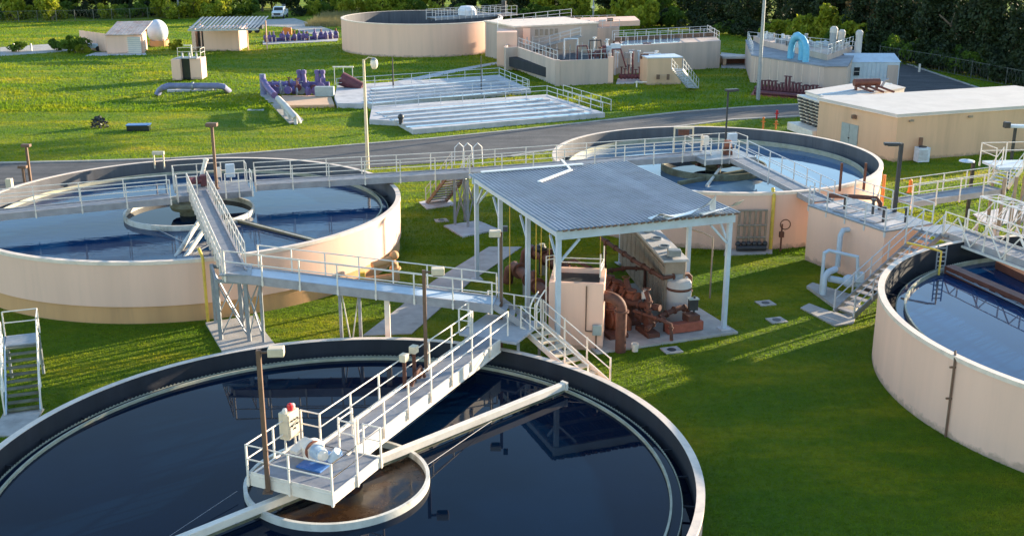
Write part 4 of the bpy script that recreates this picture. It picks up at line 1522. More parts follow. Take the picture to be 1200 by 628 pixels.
part('cabinet', MB().box(bq(1.2, 1.2, Z + .75), (.6, .3, .7), .3), M['bluegrey'], tg, bevel=.02)
part('small_cabinet', MB().box(bq(-.6, 1.4, Z + .7), (.35, .3, .6), .3), M['white'], tg, bevel=.02)
part('stand', MB().box(bq(1.2, 1.2, Z + .2), (.08, .08, .4)).box(bq(-.6, 1.4, Z + .2), (.08, .08, .4)), M['galv'], tg)
q = bq(.45, .7)
lamp(q.x, q.y, Z, Z + height(855, 184, 109, Z), 'flat', 'slim dark pole rising from the platform of the tank behind the canopy', (.6, .2), mat='dark', r=.05, arm=.05)
q = at(800, 183, Z) + Vector((0, 1.2, 0))
t = thing('portal_frame', 'tan portal frame on the walkway just left of the drive platform behind the canopy', 'gate', q)
q = at(803, 176, 3.3) + Vector((0, 3, 0))
for dx in (-.9, .3):
    part('frame_post', MB().box((q.x + dx, q.y - 4, 4.1), (.09, .09, 1.7)), M['lampbox'], t)
part('frame_head', MB().box((q.x - .3, q.y - 4, 4.95), (1.3, .1, .12)), M['lampbox'], t)
part('sign_plate', MB().box((q.x - .3, q.y - 4, 4.65), (.7, .05, .35)), M['rust'], t)

t = thing('walkway', 'sloping grey walkway from the tank behind the canopy to the concrete splitter box', 'walkway', (14, 66, 0))
a1 = at(862, 186, Z) + Vector((.2, .2, 0))
b1_ = at(960, 237, 3.15) + Vector((.3, .3, 0))
walkway(t, a1, b1_, 1.1, sp=1.6, depth=.3, mat='alu', gapL=(0, 1), gapR=(.0, .02), rails='L')
railing(t, [a1 + Vector((-.6, -.25, 0)), b1_ + Vector((-.6, -.25, 0))], 6.5, mat='alu')

# wall fittings on tank B
def onwall(px, zz, T=TB, off=.08):
    """point on the camera side of a tank wall at picture column px"""
    (cx, cy), Rr, zr = T
    best = None
    for k in range(720):
        a = pi + pi * k / 720
        p = (cx + (Rr + off) * cos(a), cy + (Rr + off) * sin(a), zz)
        e = abs(proj(p)[0] - px)
        if best is None or e < best[0]:
            best = (e, p, a)
    return Vector(best[1]), best[2]
p, a = onwall(903, 0)
t = thing('conduit', 'yellow conduit running up the wall of the tank behind the canopy', 'pipe', p)
part('conduit', MB().tube([p, p + Vector((0, 0, 3.1)), p + Vector((0, .4, 3.45))], .1, 10), M['yellow'], t)
p, a = onwall(880, 0, off=.2)
t = thing('pipe_rack', 'rack of grey brown upright pipes against the tank wall behind the right canopy post', 'pipe rack', p)
for k in range(6):
    q, _ = onwall(864 + k * 6.2, 0, off=.2)
    part('upright_pipe', MB().tube([q + Vector((0, 0, .5)), q + Vector((0, 0, 2.35))], .07, 8), M['louvre'], t)
    part('valve', MB().ball(q + Vector((0, -.1, .45)), .16), M['dark'], t)
qa, qb = onwall(862, 0, off=.25)[0], onwall(897, 0, off=.25)[0]
for z_ in (2.35, 1.5, .8):
    part('cross_pipe', MB().tube([qa + Vector((0, 0, z_)), qb + Vector((0, 0, z_))], .06, 8), M['louvre'], t)
part('low_header', MB().tube([qa + Vector((0, -.2, .25)), qb + Vector((0, -.2, .25))], .14, 12), M['dark'], t)
slab('rack_pad', [at(*p_) for p_ in ((848, 300), (905, 298), (905, 290), (850, 291))], -.05, .06, M['concrete'])
p, a = onwall(914, 0, off=.5)
t = thing('hand_valve', 'brown handwheel valve on a stem right of the yellow conduit', 'valve', p)
part('stem', MB().tube([p, p + Vector((0, 0, 1.6))], .05, 8), M['rust'], t)
part('body', MB().box(p + Vector((0, 0, 1.0)), (.25, .2, .3)), M['rust'], t)
part('hand_wheel', MB().tube([p + Vector((.28 * cos(k * pi / 8) + .15, -.1, 1.6 + .28 * sin(k * pi / 8))) for k in range(17)], .03, 6), M['rust'], t)

# ------------------------------------------------------------------ splitter box
HE = 3.0
E0, E1, E2 = Vector((15.98, 59.11, 0)), Vector((18.43, 53.9, 0)), Vector((21.3, 55.4, 0))
E3 = E0 + (E2 - E1)
t = thing('splitter_box', 'cream concrete splitter box with railed grating top between the right hand tanks', 'concrete box', E1)
part('box_wall', MB().prism([E0, E1, E2, E3], -.2, HE), M['wall'], t, bevel=.03)
part('top_grating', MB().prism(insetpoly([E0, E1, E2, E3], 1.02), HE + .002, HE + .08), M['galv'], t)
up = Vector((0, 0, HE + .08))
railing(t, [E0 + up, E1 + up], 1.5, mat='alu')
railing(t, [E1 + up, E1.lerp(E2, .45) + up], 1.1, mat='alu')
railing(t, [E3 + up, E2 + up], 1.5, mat='alu')
cE = (E0 + E2) / 2
for k in range(5):
    q = E0.lerp(E1, .15 + .18 * k) + (E2 - E1) * .35
    part('cover_plate', MB().box((q.x, q.y, HE + .1 + .02 * (k % 2)), (.9, 1.6, .05), -.9), M['fibre' if k % 2 else 'concrete_lt'], t)
for k, (f1, f2) in enumerate(((.3, .3), (.55, .5), (.8, .3), (.9, .6))):
    q = E0.lerp(E1, f1) + (E2 - E1) * f2
    g = thing('stem_valve', ('dark gate valve stem on the splitter box, one farthest from the camera', 'dark gate valve stem on the splitter box beside the middle covers', 'dark gate valve stem at the near left of the splitter box top', 'dark gate valve stem at the near right of the splitter box top')[k], 'valve', (q.x, q.y, HE))
    part('stem', MB().cyl((q.x, q.y, HE + .08), .07, .75, 10), M['dark'], g)
    part('cap', MB().cyl((q.x, q.y, HE + .83), .13, .1, 10), M['dark'], g)
q0 = E0.lerp(E1, .3) + (E2 - E1) * .7
t = pipe_run('rusty bent pipe arching over the splitter box top', [q0 + Vector((-1.5, 1.3, HE + .4)), q0 + Vector((-.2, .2, HE + .6)), q0 + Vector((.6, -.3, HE + .65)), q0 + Vector((.8, -.4, HE + .4)), q0 + Vector((.8, -.4, HE))], .12, 'rust')
for px_, lab in ((984, 'thin rusty post rising from the tank rim left of the tall splitter posts'), (1012, 'thin rusty post on the tank rim next to the orange post')):
    q = at(px_, 222, 3.3)
    t = single('rust_post', MB().box((q.x, q.y, 4.0), (.12, .12, 1.6)), M['rust'], lab, 'post', origin=(q.x, q.y, 3.2))
q = at(1034, 232, 3.1)
t = single('orange_post', MB().tube([(q.x, q.y, 2.0), (q.x, q.y, 4.4)], .09, 10), M['orange'], 'tall orange post beside the splitter box and the tank rim', 'post', origin=(q.x, q.y, 2.0))

# pale pipework at the foot of the splitter box
t = thing('pale_pipework', 'pale blue grey pipes and valves at the foot of the splitter box', 'pipework', at(970, 340))
ga = at(964, 348)
gb = at(996, 345)
wx = at(983, 330)
part('riser', MB().tube([ga, ga + gz_ * 1.0, ga + gz_ * 1.25 + Vector((.2, .1, 0)), ga + gz_ * 1.25 + Vector((.7, .6, 0))], .16, 12), M['bluegrey'], t)
part('frame_pipe', MB().tube([ga + Vector((-.05, .2, 0)), ga + Vector((-.05, .2, 2.2)), ga + Vector((.2, .3, 2.3)), ga + Vector((1.5, -.1, 2.1)), ga + Vector((1.6, -.1, 1.2))], .09, 10), M['bluegrey'], t)
wp = E0.lerp(E1, .55) + Vector((-.15, -.08, 0))
part('outlet_elbow', MB().tube([wp + Vector((.3, .1, HE - .5)), wp + Vector((-.15, -.08, HE - .5)), wp + Vector((-.3, -.2, HE - .75)), wp + Vector((-.3, -.2, .6))], .14, 12), M['bluegrey'], t)
part('low_pipe', MB().tube([ga + Vector((.3, .2, .9)), ga + Vector((1.6, .3, .6)), ga + Vector((2.2, .0, .5))], .17, 12), M['bluegrey'], t)
part('valve_body', MB().ball(ga + Vector((1.3, .25, .75)), .33), M['bluegrey'], t)
part('valve_gear', MB().box(ga + Vector((1.75, .1, 1.0)), (.4, .35, .5)), M['palemotor'], t, bevel=.03)
part('dark_pump', MB().tube([ga + Vector((1.9, -.5, .5)), ga + Vector((2.6, -.2, .5))], .22, 12), M['dark'], t)
slab('pipework_pad', [at(*p_) for p_ in ((945, 338), (952, 334), (1010, 352), (1000, 372), (975, 360))], -.05, .15, M['concrete'])

# stair beside the splitter box
t = thing('steps', 'long grey steel stair climbing right along the splitter box', 'stairs', at(985, 372))
sf = (at(975, 368) + at(1002, 374)) / 2
sf.z = .1
st_ = at(1092, 273, HE + .05)
stair(t, sf, st_, 1.05, 15, mat='alu', tread='fibre', stringer='galv', sd=.28)
slab('stair_pad', [at(*p_) for p_ in ((938, 362), (948, 357), (972, 366), (1003, 372), (1000, 380), (978, 383))], -.05, .08, M['concrete'])

# landing and truss walkway to the right tank
t = thing('truss_bridge', 'white trussed access bridge reaching from the splitter box over the right edge tank', 'bridge', (21, 54, 0))
la = st_ + Vector((.2, .2, 0))
lb = Vector((25.2, 42.6, Z))
part('landing_deck', MB().prism([la + Vector((-.9, .6, 0)), la + Vector((.3, -.9, 0)), la + Vector((1.9, -.2, 0)), la + Vector((1.2, 1.4, 0))], HE + .0, HE + .09), M['galv'], t)
w0 = la + Vector((.9, -.3, .1))
walkway(t, w0, lb, 1.2, sp=1.4, depth=.34)
dW = (lb - w0)
dH = Vector((dW.x, dW.y, 0)).normalized()
nH = Vector((-dH.y, dH.x, 0))
for s_ in (-1, 1):
    o = nH * (s_ * .78)
    mb = MB()
    n = 11
    for k in range(n):
        p_, q_ = w0.lerp(lb, k / n) + o, w0.lerp(lb, (k + 1) / n) + o
        if k % 2:
            mb.beam(p_ + gz_ * 1.0, q_ + gz_ * -.2, .05, .05)
        else:
            mb.beam(p_ - gz_ * .2, q_ + gz_ * 1.0, .05, .05)
    part('truss_diagonals', mb, M['white'], t)
    part('bottom_chord', MB().beam(w0 + o - gz_ * .3, lb + o - gz_ * .3, .1, .1), M['white'], t)
# second, outer truss with the scum trough drive
t = thing('rake_truss', 'white lattice truss frame with a rounded end behind the right edge bridge', 'truss', (24, 50, 0))
r0 = at(1145, 262, 3.2) + Vector((0, 0, .2))
r1 = r0 + dH * 9.5
for z_ in (0, 1.2):
    part('chord', MB().beam(r0 + gz_ * z_, r1 + gz_ * z_, .07, .07), M['alu'], t)
    part('chord', MB().beam(r0 + nH * 1.1 + gz_ * z_, r1 + nH * 1.1 + gz_ * z_, .07, .07), M['alu'], t)
mb = MB()
for k in range(9):
    p_, q_ = r0.lerp(r1, k / 9), r0.lerp(r1, (k + 1) / 9)
    for o in (Vector((0, 0, 0)), nH * 1.1):
        mb.beam(p_ + o, q_ + o + gz_ * 1.2, .04, .04)
        mb.beam(p_ + o, p_ + o + gz_ * 1.2, .04, .04)
    mb.beam(p_ + gz_ * 1.2, q_ + nH * 1.1 + gz_ * 1.2, .04, .04)
    mb.beam(p_ + gz_ * 1.2, p_ + nH * 1.1 + gz_ * 1.2, .04, .04)
part('lattice', mb, M['alu'], t)
mb = MB()
for s_ in (0, 1.1):
    p_ = r0 + nH * s_
    mb.box((p_.x, p_.y, 1.6), (.12, .12, 3.2))
    p_ = r0 + nH * s_ + dH * 1.5
    mb.box((p_.x, p_.y, 1.6), (.12, .12, 3.2))
part('legs', mb, M['galv'], t)
# trough and yellow bracket
t = thing('scum_trough', 'dark red brown trough floating across the right edge tank', 'trough', at(1150, 325, 2.3))
for (xa, ya, xb, yb) in ((1112, 315, 1290, 392), (1172, 310, 1300, 372)):
    A_, B_ = at(xa, ya, 2.45), at(xb, yb, 2.45)
    part('trough_beam', MB().beam(A_, B_, .5, .35), M['trough'], t)
A_, B_ = at(1112, 316, 2.4), at(1290, 400, 2.4)
mb = MB()
for k in range(12):
    p_, q_ = A_.lerp(B_, k / 12), A_.lerp(B_, (k + 1) / 12)
    o1 = Vector((-.25, -.35, .05))
    mb.beam(p_ + o1, q_ + o1, .05, .05)
    mb.beam(p_ + o1 if k % 2 else p_, q_ if k % 2 else q_ + o1, .05, .05)
part('side_lattice', mb, M['galv'], t)
q = at(1100, 322, 2.4)
t = thing('bracket', 'yellow bracket with bent arm on the inner wall of the right edge tank', 'bracket', q)
part('arm', MB().tube([q, q + gz_ * 1.1, q + Vector((-.3, .25, 1.15)), q + Vector((-1.2, 1.1, 1.2))], .05, 8), M['yellow'], t)
t = thing('ladder', 'slim steel ladder hanging inside the right edge tank', 'ladder', at(1090, 300, 3.0))
q = at(1098, 302, 3.0)
for s_ in (0, .4):
    part('ladder_rail', MB().box((q.x + s_, q.y, 2.85), (.05, .05, 1.5)), M['galv'], t)
mb = MB()
for k in range(7):
    mb.box((q.x + .2, q.y, 2.2 + k * .21), (.4, .04, .04))
part('rungs', mb, M['galv'], t)
p, a = onwall(1108, 0, T=TR, off=.06)
q = p
t = thing('wall_pipe', 'thin brown pipe fixed to the outside wall of the right edge tank', 'pipe', q)
part('pipe', MB().tube([q, q + gz_ * 2.95, q + Vector((.1, .3, 3.2))], .045, 8), M['brown'], t)
for z_ in (1.5, 2.7):
    part('clip', MB().box((q.x, q.y + .02, z_), (.3, .06, .06)), M['brown'], t)

# rear walkway to the raised platform
t = thing('walkway', 'grey walkway behind the splitter box leading to the raised platform at right', 'walkway', (23, 60, 0))
f0, f1 = at(1062, 238, 3.1) + Vector((0, .5, 0)), at(1172, 222, 3.1) + Vector((0, .5, 0))
walkway(t, f0, f1, 1.1, sp=2.0, depth=.32)
for k in (.3,):
    q = f0.lerp(f1, k)
t = thing('raised_platform', 'raised blue grey platform with a short ramp and white railings at the right edge', 'platform', at(1180, 250))
g0 = f1 + Vector((.2, .3, 0))
g1_ = at(1186, 196, 4.1)
stair(t, g0, g1_, 1.3, 6, tread='bluegrey', stringer='white')
part('platform_deck', MB().prism([g1_ + Vector((-.8, -.2, 0)), g1_ + Vector((2.2, .2, 0)), g1_ + Vector((2.0, 2.1, 0)), g1_ + Vector((-1.0, 1.8, 0))], 3.95, 4.1), M['bluegrey'], t)
railing(t, [g1_ + Vector((-.9, .2, 0)), g1_ + Vector((-1.1, 1.9, 0)), g1_ + Vector((2.0, 2.2, 0))], 1.3)
railing(t, [g1_ + Vector((.8, -.1, 0)), g1_ + Vector((2.2, .1, 0))], 1.3)
for k, (dx, dy) in enumerate(((-1.0, -1.5), (-.2, -1.2), (.4, -.9), (1.0, -.4), (-.6, .9))):
    q = g1_ + Vector((dx, dy, 0))
    part('leg', MB().box((q.x, q.y, 1.9), (.15, .15, 3.8)), M['louvre'], t)
    if k < 3:
        part('brace', MB().beam((q.x, q.y, .4), (q.x + .8, q.y + .3, 3.2), .06, .06), M['galv'], t)
slab('platform_pad', [at(*p_) for p_ in ((1140, 252), (1200, 240), (1215, 258), (1160, 266))], -.05, .08, M['concrete_lt'])
q = at(1066, 226)
single('orange_cone', MB().lathe((q.x, q.y), [(.24, .02), (.14, .1), (.11, .85), (.02, .95)], 16), M['orange'], 'slim orange delineator behind the splitter box walkway', 'bollard', origin=(q.x, q.y, 0))

# light poles right side
q = at(1048, 250, HE)
lamp(q.x, q.y, HE, HE + height(1048, 250, 168, HE), 'flat', 'dark pole with flat lamp arm rising over the splitter box', (-1, .1), mat='dark', r=.09, arm=.1)
q = at(1132, 262)
lamp(q.x, q.y, 0, height(1132, 262, 190), 'disc', 'dark pole with pale disc lamp left of the raised platform', (-1, .1), mat='dark', r=.09, arm=.1)
q = at(1180, 225)
hz = height(1180, 225, 150)
t = lamp(q.x, q.y, 0, hz, 'none', 'dark pole with wide twin flat heads in front of the long tan building', (1, 0), mat='dark', r=.08)
part('lamp_head', MB().box((q.x + .7, q.y, hz + .1), (2.2, .6, .18), -.15), M['bluegrey'], t, bevel=.04)
part('lamp_end', MB().box((q.x - .6, q.y, hz + .2), (.4, .4, .4)), M['dark'], t, bevel=.04)
# poles elsewhere
q = at(254, 221, Z)
lamp(q.x, q.y, Z, Z + height(254, 221, 148, Z), 'top', 'brown pole with box lamp on the middle left tank platform', (1, 0), r=.07)
q = at(36, 213)
lamp(q.x, q.y, 0, height(36, 213, 172), 'top', 'taller of the two brown poles behind the middle left tank', (1, 0), r=.08)
q = at(29, 214)
lamp(q.x, q.y, 0, height(29, 214, 197), 'top', 'shorter of the two brown poles behind the middle left tank', (1, 0), r=.08)
q = at(431, 198)
hz = height(431, 198, 70)
t = lamp(q.x, q.y, 0, hz, 'none', 'tall tan street lamp with curved arm and white globe before the filter beds', mat='lampbox', r=.11, square=False)
part('arm', MB().tube([(q.x, q.y, hz - .1), (q.x + .35, q.y, hz + .15), (q.x + .75, q.y, hz + .1)], .04, 8), M['lampbox'], t)
part('globe', MB().ball((q.x + .75, q.y, hz - .3), (.28, .28, .42)), M['white'], t)
part('arm_hood', MB().tube([(q.x + .75, q.y, hz + .12), (q.x + .75, q.y, hz - .02)], [.08, .25], 12), M['galv'], t)
q = at(888, 118)
lamp(q.x, q.y, 0, 13.5, 'none', 'tall grey pole standing before the red brown valves and the filter building', mat='galv', r=.16, square=False)
q = at(461, 106)
lamp(q.x, q.y, .2, height(461, 106, 68), 'none', 'slim black post standing in the rear filter bed nearer the left', mat='dark', r=.07, square=False)
q = at(564, 112)
lamp(q.x, q.y, .2, height(564, 112, 66), 'none', 'slim black post standing between the filter beds nearer the right', mat='dark', r=.05, square=False)
for px_, b_, h_, lab in ((210, 22, 9, 'grey utility pole behind the metal roofed pump house'), (370, 16, 9, 'pale utility pole by the far reeds, left one of the pair'), (377, 17, 8, 'pale utility pole by the far reeds, right one of the pair'),
                         (695, 30, 6, 'slim pole with white cap behind the concrete process building'), (664, 24, 6.5, 'plain slim pole against the trees behind the process building')):
    q = at(px_, b_)
    t = thing('utility_pole', lab, 'pole', q)
    part('pole', MB().tube([(q.x, q.y, 0), (q.x, q.y, h_)], [.16, .11], 8), M['galv'], t)
    part('cap', MB().cyl((q.x, q.y, h_ - 3.2 if px_ == 695 else h_), .3, .4, 10), M['white'], t)

# ------------------------------------------------------------------ buildings
def rect(p, q, depth, side=1):
    """footprint from front edge p to q and a depth away from the camera"""
    p, q = Vector(p), Vector(q)
    d = (q - p)
    d.z = 0
    d.normalize()
    n = Vector((-d.y, d.x, 0)) * side
    return [p, q, q + n * depth, p + n * depth]


# long tan building at right
hb_ = 3.66
c1 = Vector((29.07, 84.65, 0))
lf = at(987, 120, hb_)
rt_ = at(1200, 124, hb_)
d1 = (lf - c1)
d1.z = 0
d2 = (rt_ - c1)
d2.z = 0
d1 = d1.normalized() * 9.0
d2 = d2.normalized() * 20.0
t = thing('tan_building', 'long low tan building with white flat roof at the right edge', 'building', c1)
fp = [c1, c1 + d2, c1 + d2 + d1, c1 + d1]
part('wall', MB().prism(fp, -.1, hb_ - .2), M['wall_warm'], t)
part('roof', MB().prism(insetpoly(fp, 1.012), hb_ - .198, hb_), M['roofwhite'], t)
part('roof_edge', MB().prism(insetpoly(fp, 1.018), hb_ - .26, hb_ - .199), M['rim'], t)
e1 = d1.normalized()
nrm = Vector((-e1.y, e1.x, 0))
if nrm.x > 0:
    nrm = -nrm
dp = c1 + e1 * 4.1 + nrm * .04
dr = part('door', MB().beam(dp + gz_ * 1.05, dp + e1 * 1.9 + gz_ * 1.05, .08, 2.1), M['door'], t)
part('handle', MB().box(dp + e1 * .95 + nrm * .08 + gz_ * 1.0, (.1, .1, .1)), M['dark'], dr)
part('door_gap', MB().beam(dp + e1 * .95 + nrm * .045 + gz_ * 1.05, dp + e1 * .97 + nrm * .045 + gz_ * 1.05, .01, 2.05), M['dark'], dr)
lp = c1 + e1 * 4.6 + nrm * .15
part('wall_lamp', MB().box(lp + gz_ * 2.75, (.35, .35, .3)), M['brown'], t, bevel=.03)
e2 = d2.normalized()
n2_ = Vector((e2.y, -e2.x, 0))
for k in range(3):
    q = c1 + e2 * (1.2 + 5.5 * k) + n2_ * .08 + gz_ * 3.1
    part('wall_vent', MB().box(q, (.4, .12, .14), atan2(e2.y, e2.x)), M['louvre'], t)
q = c1 + e2 * 1.9 + n2_ * .8
ta = thing('air_conditioner', 'pale grey air conditioner on the grass beside the long tan building', 'air conditioner', q)
part('body', MB().box((q.x, q.y, .62), (.95, .7, 1.1), .2), M['palemotor'], ta, bevel=.03)
mb = MB()
for k in range(8):
    mb.box((q.x - .05, q.y - .38, .25 + k * .1), (.8, .03, .03), .2)
part('grille', mb, M['galv'], ta)
part('fan_hood', MB().cyl((q.x, q.y, 1.17), .3, .06, 16), M['dark'], ta)
part('riser_box', MB().box((q.x, q.y + .5, 1.5), (.25, .2, .6)), M['brown'], ta)

# cooling unit with slanted louvres
ca_, cb_ = at(944, 153), at(976, 162)
t = thing('blower_unit', 'white metal unit with slanted black louvred face and rusty roof pipes', 'machine', cb_)
hU = 3.3
kU = at(976, 118, hU)
rU = at(1060, 104, hU)
dU = (rU - kU)
dU.z = 0
dL = (at(944, 108, hU) - kU)
dL.z = 0
base = [kU, kU + dU, kU + dU + dL, kU + dL]
base = [Vector((p_.x, p_.y, 0)) for p_ in base]
part('housing', MB().prism(base, .1, hU), M['white'], t, bevel=.02)
part('roof', MB().prism(insetpoly(base, 1.02), hU + .002, hU + .1), M['roofwhite'], t)
part('roof_seam', MB().beam(base[0].lerp(base[3], .45) + gz_ * (hU + .13), base[1].lerp(base[2], .45) + gz_ * (hU + .13), .12, .08), M['bluegrey'], t)
dl = dL.normalized()
nl2 = Vector((-dl.y, dl.x, 0))
if nl2.x > 0:
    nl2 = -nl2
lv = MB()
for k in range(9):
    z_ = 2.9 - k * .29
    off = .75 - .6 * (1 - (2.9 - z_) / 2.6)
    p_ = base[0].lerp(base[3], .12) + nl2 * (1.0 - off)
    q_ = base[0].lerp(base[3], .95) + nl2 * (1.0 - off)
    for j in range(4):
        lv.beam(p_.lerp(q_, j / 4 + .03) + gz_ * z_, p_.lerp(q_, j / 4 + .2) + gz_ * z_, .22, .14)
part('louvre_blades', lv, M['dark'], t)
hd = MB()
A0, A1 = base[0].lerp(base[3], .05), base[0].lerp(base[3], 1.0)
hd.add([A0 + nl2 * .8 + gz_ * 3.1, A1 + nl2 * .8 + gz_ * 3.1, A1 + nl2 * .2 + gz_ * .5, A0 + nl2 * .2 + gz_ * .5,
        A0 + gz_ * 3.1, A1 + gz_ * 3.1, A1 + gz_ * .5, A0 + gz_ * .5],
       [(0, 1, 2, 3), (4, 7, 6, 5), (0, 3, 7, 4), (1, 5, 6, 2), (0, 4, 5, 1), (3, 2, 6, 7)])
part('slanted_casing', hd, M['white'], t)
part('lower_box', MB().prism([A0 + nl2 * 1.5, A1 + nl2 * 1.5, A1, A0], .1, .75), M['white'], t, bevel=.02)
pr_ = kU + dU * .55 + dL * .3
tp_ = thing('roof_pipework', 'dark red pipes and silencer lying on the white unit roof', 'pipework', (pr_.x, pr_.y, hU))
part('silencer', MB().tube([(pr_.x - 1.0, pr_.y, hU + .75), (pr_.x + 1.3, pr_.y + .3, hU + .75)], .32, 14), M['trough'], tp_)
for k in range(3):
    part('pipe', MB().tube([(pr_.x - .8 + k * .9, pr_.y, hU + .5), (pr_.x - .2 + k * .9, pr_.y - 1.0, hU + .3), (pr_.x + .4 + k * .9, pr_.y - 1.2, hU + .1)], .1, 8), M['trough'], tp_)
part('elbow', MB().tube([(pr_.x + 1.5, pr_.y + .3, hU + .3), (pr_.x + 1.8, pr_.y + .3, hU + .9), (pr_.x + 2.1, pr_.y + .3, hU + 1.0)], .12, 8), M['galv'], tp_)
for k in range(3):
    q = (pr_.x - .8 + k * .9, pr_.y, hU + .22)
    part('saddle', MB().box(q, (.12, .5, .4)), M['trough'], tp_)

# filter building with blue pipes
t = thing('filter_building', 'pale concrete filter building with blue pipe arch and valve row', 'building', at(920, 105))
hF = 2.9
f_l, f_c, f_r = at(881, 66, hF), at(966, 79, hF), at(993, 79, hF)
for p_ in (f_l, f_c, f_r):
    p_.z = 0
f_rr = at(1000, 62, hF)
f_rr.z = 0
f_bl = at(884, 52, hF)
f_bl.z = 0
fp = [f_l, f_c, f_r, f_r + Vector((5, 14, 0)), f_l + Vector((2.5, 16, 0))]
part('wall', MB().prism(fp, -.1, hF), M['wall_grey'], t)
part('roof_slab', MB().prism(insetpoly(fp, 1.01), hF + .002, hF + .12), M['roof_deck'], t)
up_a = [f_l + Vector((3.2, 9, 0)), f_c + Vector((1.5, 4.5, 0)), f_r + Vector((4.2, 13, 0)), f_l + Vector((3.2, 15, 0))]
part('upper_deck', MB().prism(up_a, hF + .121, hF + .75), M['wall_grey'], t)
fr_ = random.Random(9)
for k in range(34):
    a_q = up_a[0].lerp(up_a[1], fr_.random()).lerp(up_a[3].lerp(up_a[2], fr_.random()), fr_.uniform(.1, .9)) + gz_ * (hF + .7)
    mb = MB()
    if k % 2:
        mb.cyl(a_q, fr_.uniform(.1, .22), fr_.uniform(.4, 1.1), 8)
    else:
        mb.box(a_q + gz_ * .25, (fr_.uniform(.4, 1.4), fr_.uniform(.3, .7), fr_.uniform(.3, .7)))
    part('roof_equipment', mb, M[fr_.choice(['alu', 'galv', 'concrete_lt', 'bluegrey', 'fibre', 'dark'])], t)
railing(t, [up_a[0] + gz_ * (hF + .75), up_a[1] + gz_ * (hF + .75), up_a[2] + gz_ * (hF + .75)], 1.4, mat='alu', long=False)
for k in range(9):
    p_ = f_l.lerp(f_c, (k + .5) / 9) + gz_ * (hF / 2)
    nn = Vector((f_c.y - f_l.y, -(f_c.x - f_l.x), 0)).normalized()
    part('wall_panel_joint', MB().box(p_ + nn * .015, (.06, .06, hF - .2)), M['rim'], t)
fence_b = [f_l + Vector((2.5, 15, hF)), f_r + Vector((4.5, 13, hF))]
railing(t, [f_l + Vector((2.6, 15.5, hF + .1)), f_r + Vector((4.6, 13.5, hF + .1))], 1.6, mat='alu', long=False)
railing(t, [f_l + Vector((.3, 1.0, hF + .1)), f_l + Vector((2.4, 14, hF + .1))], 2.2, mat='alu', long=False)
mid = (f_l + f_c) / 2
tb_ = thing('blue_pipe_arch', 'bright blue twin pipe arch standing on the filter building roof', 'pipe', at(933, 72, hF))
for dx, dy in ((0, 0), (.0, 3.2)):
    q0_ = at(944, 74, hF)
    ql = at(926, 70, hF)
for (xa, xb, dy) in ((926, 944, 0), (931, 943, 1.6)):
    qa_, qb_ = at(xa, 70, hF), at(xb, 74, hF)
    qa_.y += dy
    qb_.y += dy
    pts_ = [qa_]
    top_z = hF + 2.6
    rr_ = (qb_ - qa_).length / 2
    mm = (qa_ + qb_) / 2
    pts_.append(Vector((qa_.x, qa_.y, top_z - rr_)))
    for k in range(1, 8):
        a = pi - pi * k / 8
        pp = mm + (qb_ - qa_) / 2 * cos(a) * -1 * -1
        pts_.append(Vector((mm.x + (qb_.x - qa_.x) / 2 * cos(a), mm.y + (qb_.y - qa_.y) / 2 * cos(a), top_z - rr_ + rr_ * sin(a))))
    pts_.append(Vector((qb_.x, qb_.y, top_z - rr_)))
    pts_.append(qb_)
    part('pipe', MB().tube(pts_, .34, 14), M['blue'], tb_)
for k, (px_, h_, r_) in enumerate(((975, 3.1, .42), (989, 2.6, .38), (1005, 2.7, .38), (965, 1.3, .3), (957, 1.1, .28), (996, 1.2, .25), (983, 1.0, .25))):
    q = at(px_, 64, hF) + Vector((0, 1.5 if k % 2 else 0, 0))
    lab = ['grey green vent stack, tallest on the filter building roof', 'pale vent stack right of the tallest one on the filter building', 'pale rightmost vent stack on the filter building',
           'short pale vent between the blue arch and the tallest stack', 'shortest left pale vent near the blue arch', 'small vent between the two pale stacks', 'small vent just right of the tallest stack'][k]
    v = thing('vent_stack', lab, 'vent', q)
    part('stack', MB().cyl((q.x, q.y, hF), r_, h_ * .8, 12), M['galv' if k == 0 else 'roofwhite'], v)
    part('cap', MB().lathe((q.x, q.y), [(r_ * 1.1, hF + h_ * .78), (r_ * 1.1, hF + h_ * .92), (r_ * .6, hF + h_), (.02, hF + h_)], 12), M['roofwhite'], v)
t = thing('sheet_shed', 'pale blue grey shed with low gable roof right of the filter building', 'shed', at(1020, 100))
s0, s1 = at(993, 100), at(1052, 100)
sh = 2.5
fp = rect(s0 + Vector((.05, 0, 0)), s1, 5.0)
part('wall', MB().prism(fp, -.05, sh), M['bluegrey'], t)
rmb = MB()
A_, B_, C_, D_ = [Vector(p_) for p_ in insetpoly(fp, 1.04)]
r1_, r2_ = (A_ + D_) / 2 + gz_ * (sh + .7), (B_ + C_) / 2 + gz_ * (sh + .7)
A_.z = B_.z = C_.z = D_.z = sh + .003
rmb.add([A_, B_, C_, D_, r1_, r2_], [(0, 1, 5, 4), (2, 3, 4, 5), (0, 4, 3), (1, 2, 5), (3, 2, 1, 0)])
part('roof', rmb, M['bluegrey'], t)
wq = s0.lerp(s1, .16) + Vector((0, -.04, 1.5))
fw_ = part('window', MB().box(wq, (.6, .08, .9)), M['glass'], t)
part('window_bar', MB().box(wq + Vector((0, -.05, 0)), (.62, .03, .06)), M['roofwhite'], fw_)
part('door', MB().box(s0.lerp(s1, .87) + Vector((0, -.04, 1.1)), (1.2, .08, 2.2)), M['wall_grey'], t)
for k in range(12):
    if k in (2,):
        continue
    q = s0.lerp(s1, (k + .5) / 12) + Vector((0, -.012, sh / 2))
    part('sheet_rib', MB().box(q, (.05, .04, sh - .1)), M['bluegrey'], t)
t = thing('concrete_slab', 'low pale concrete culvert box left of the filter building', 'culvert', at(862, 76))
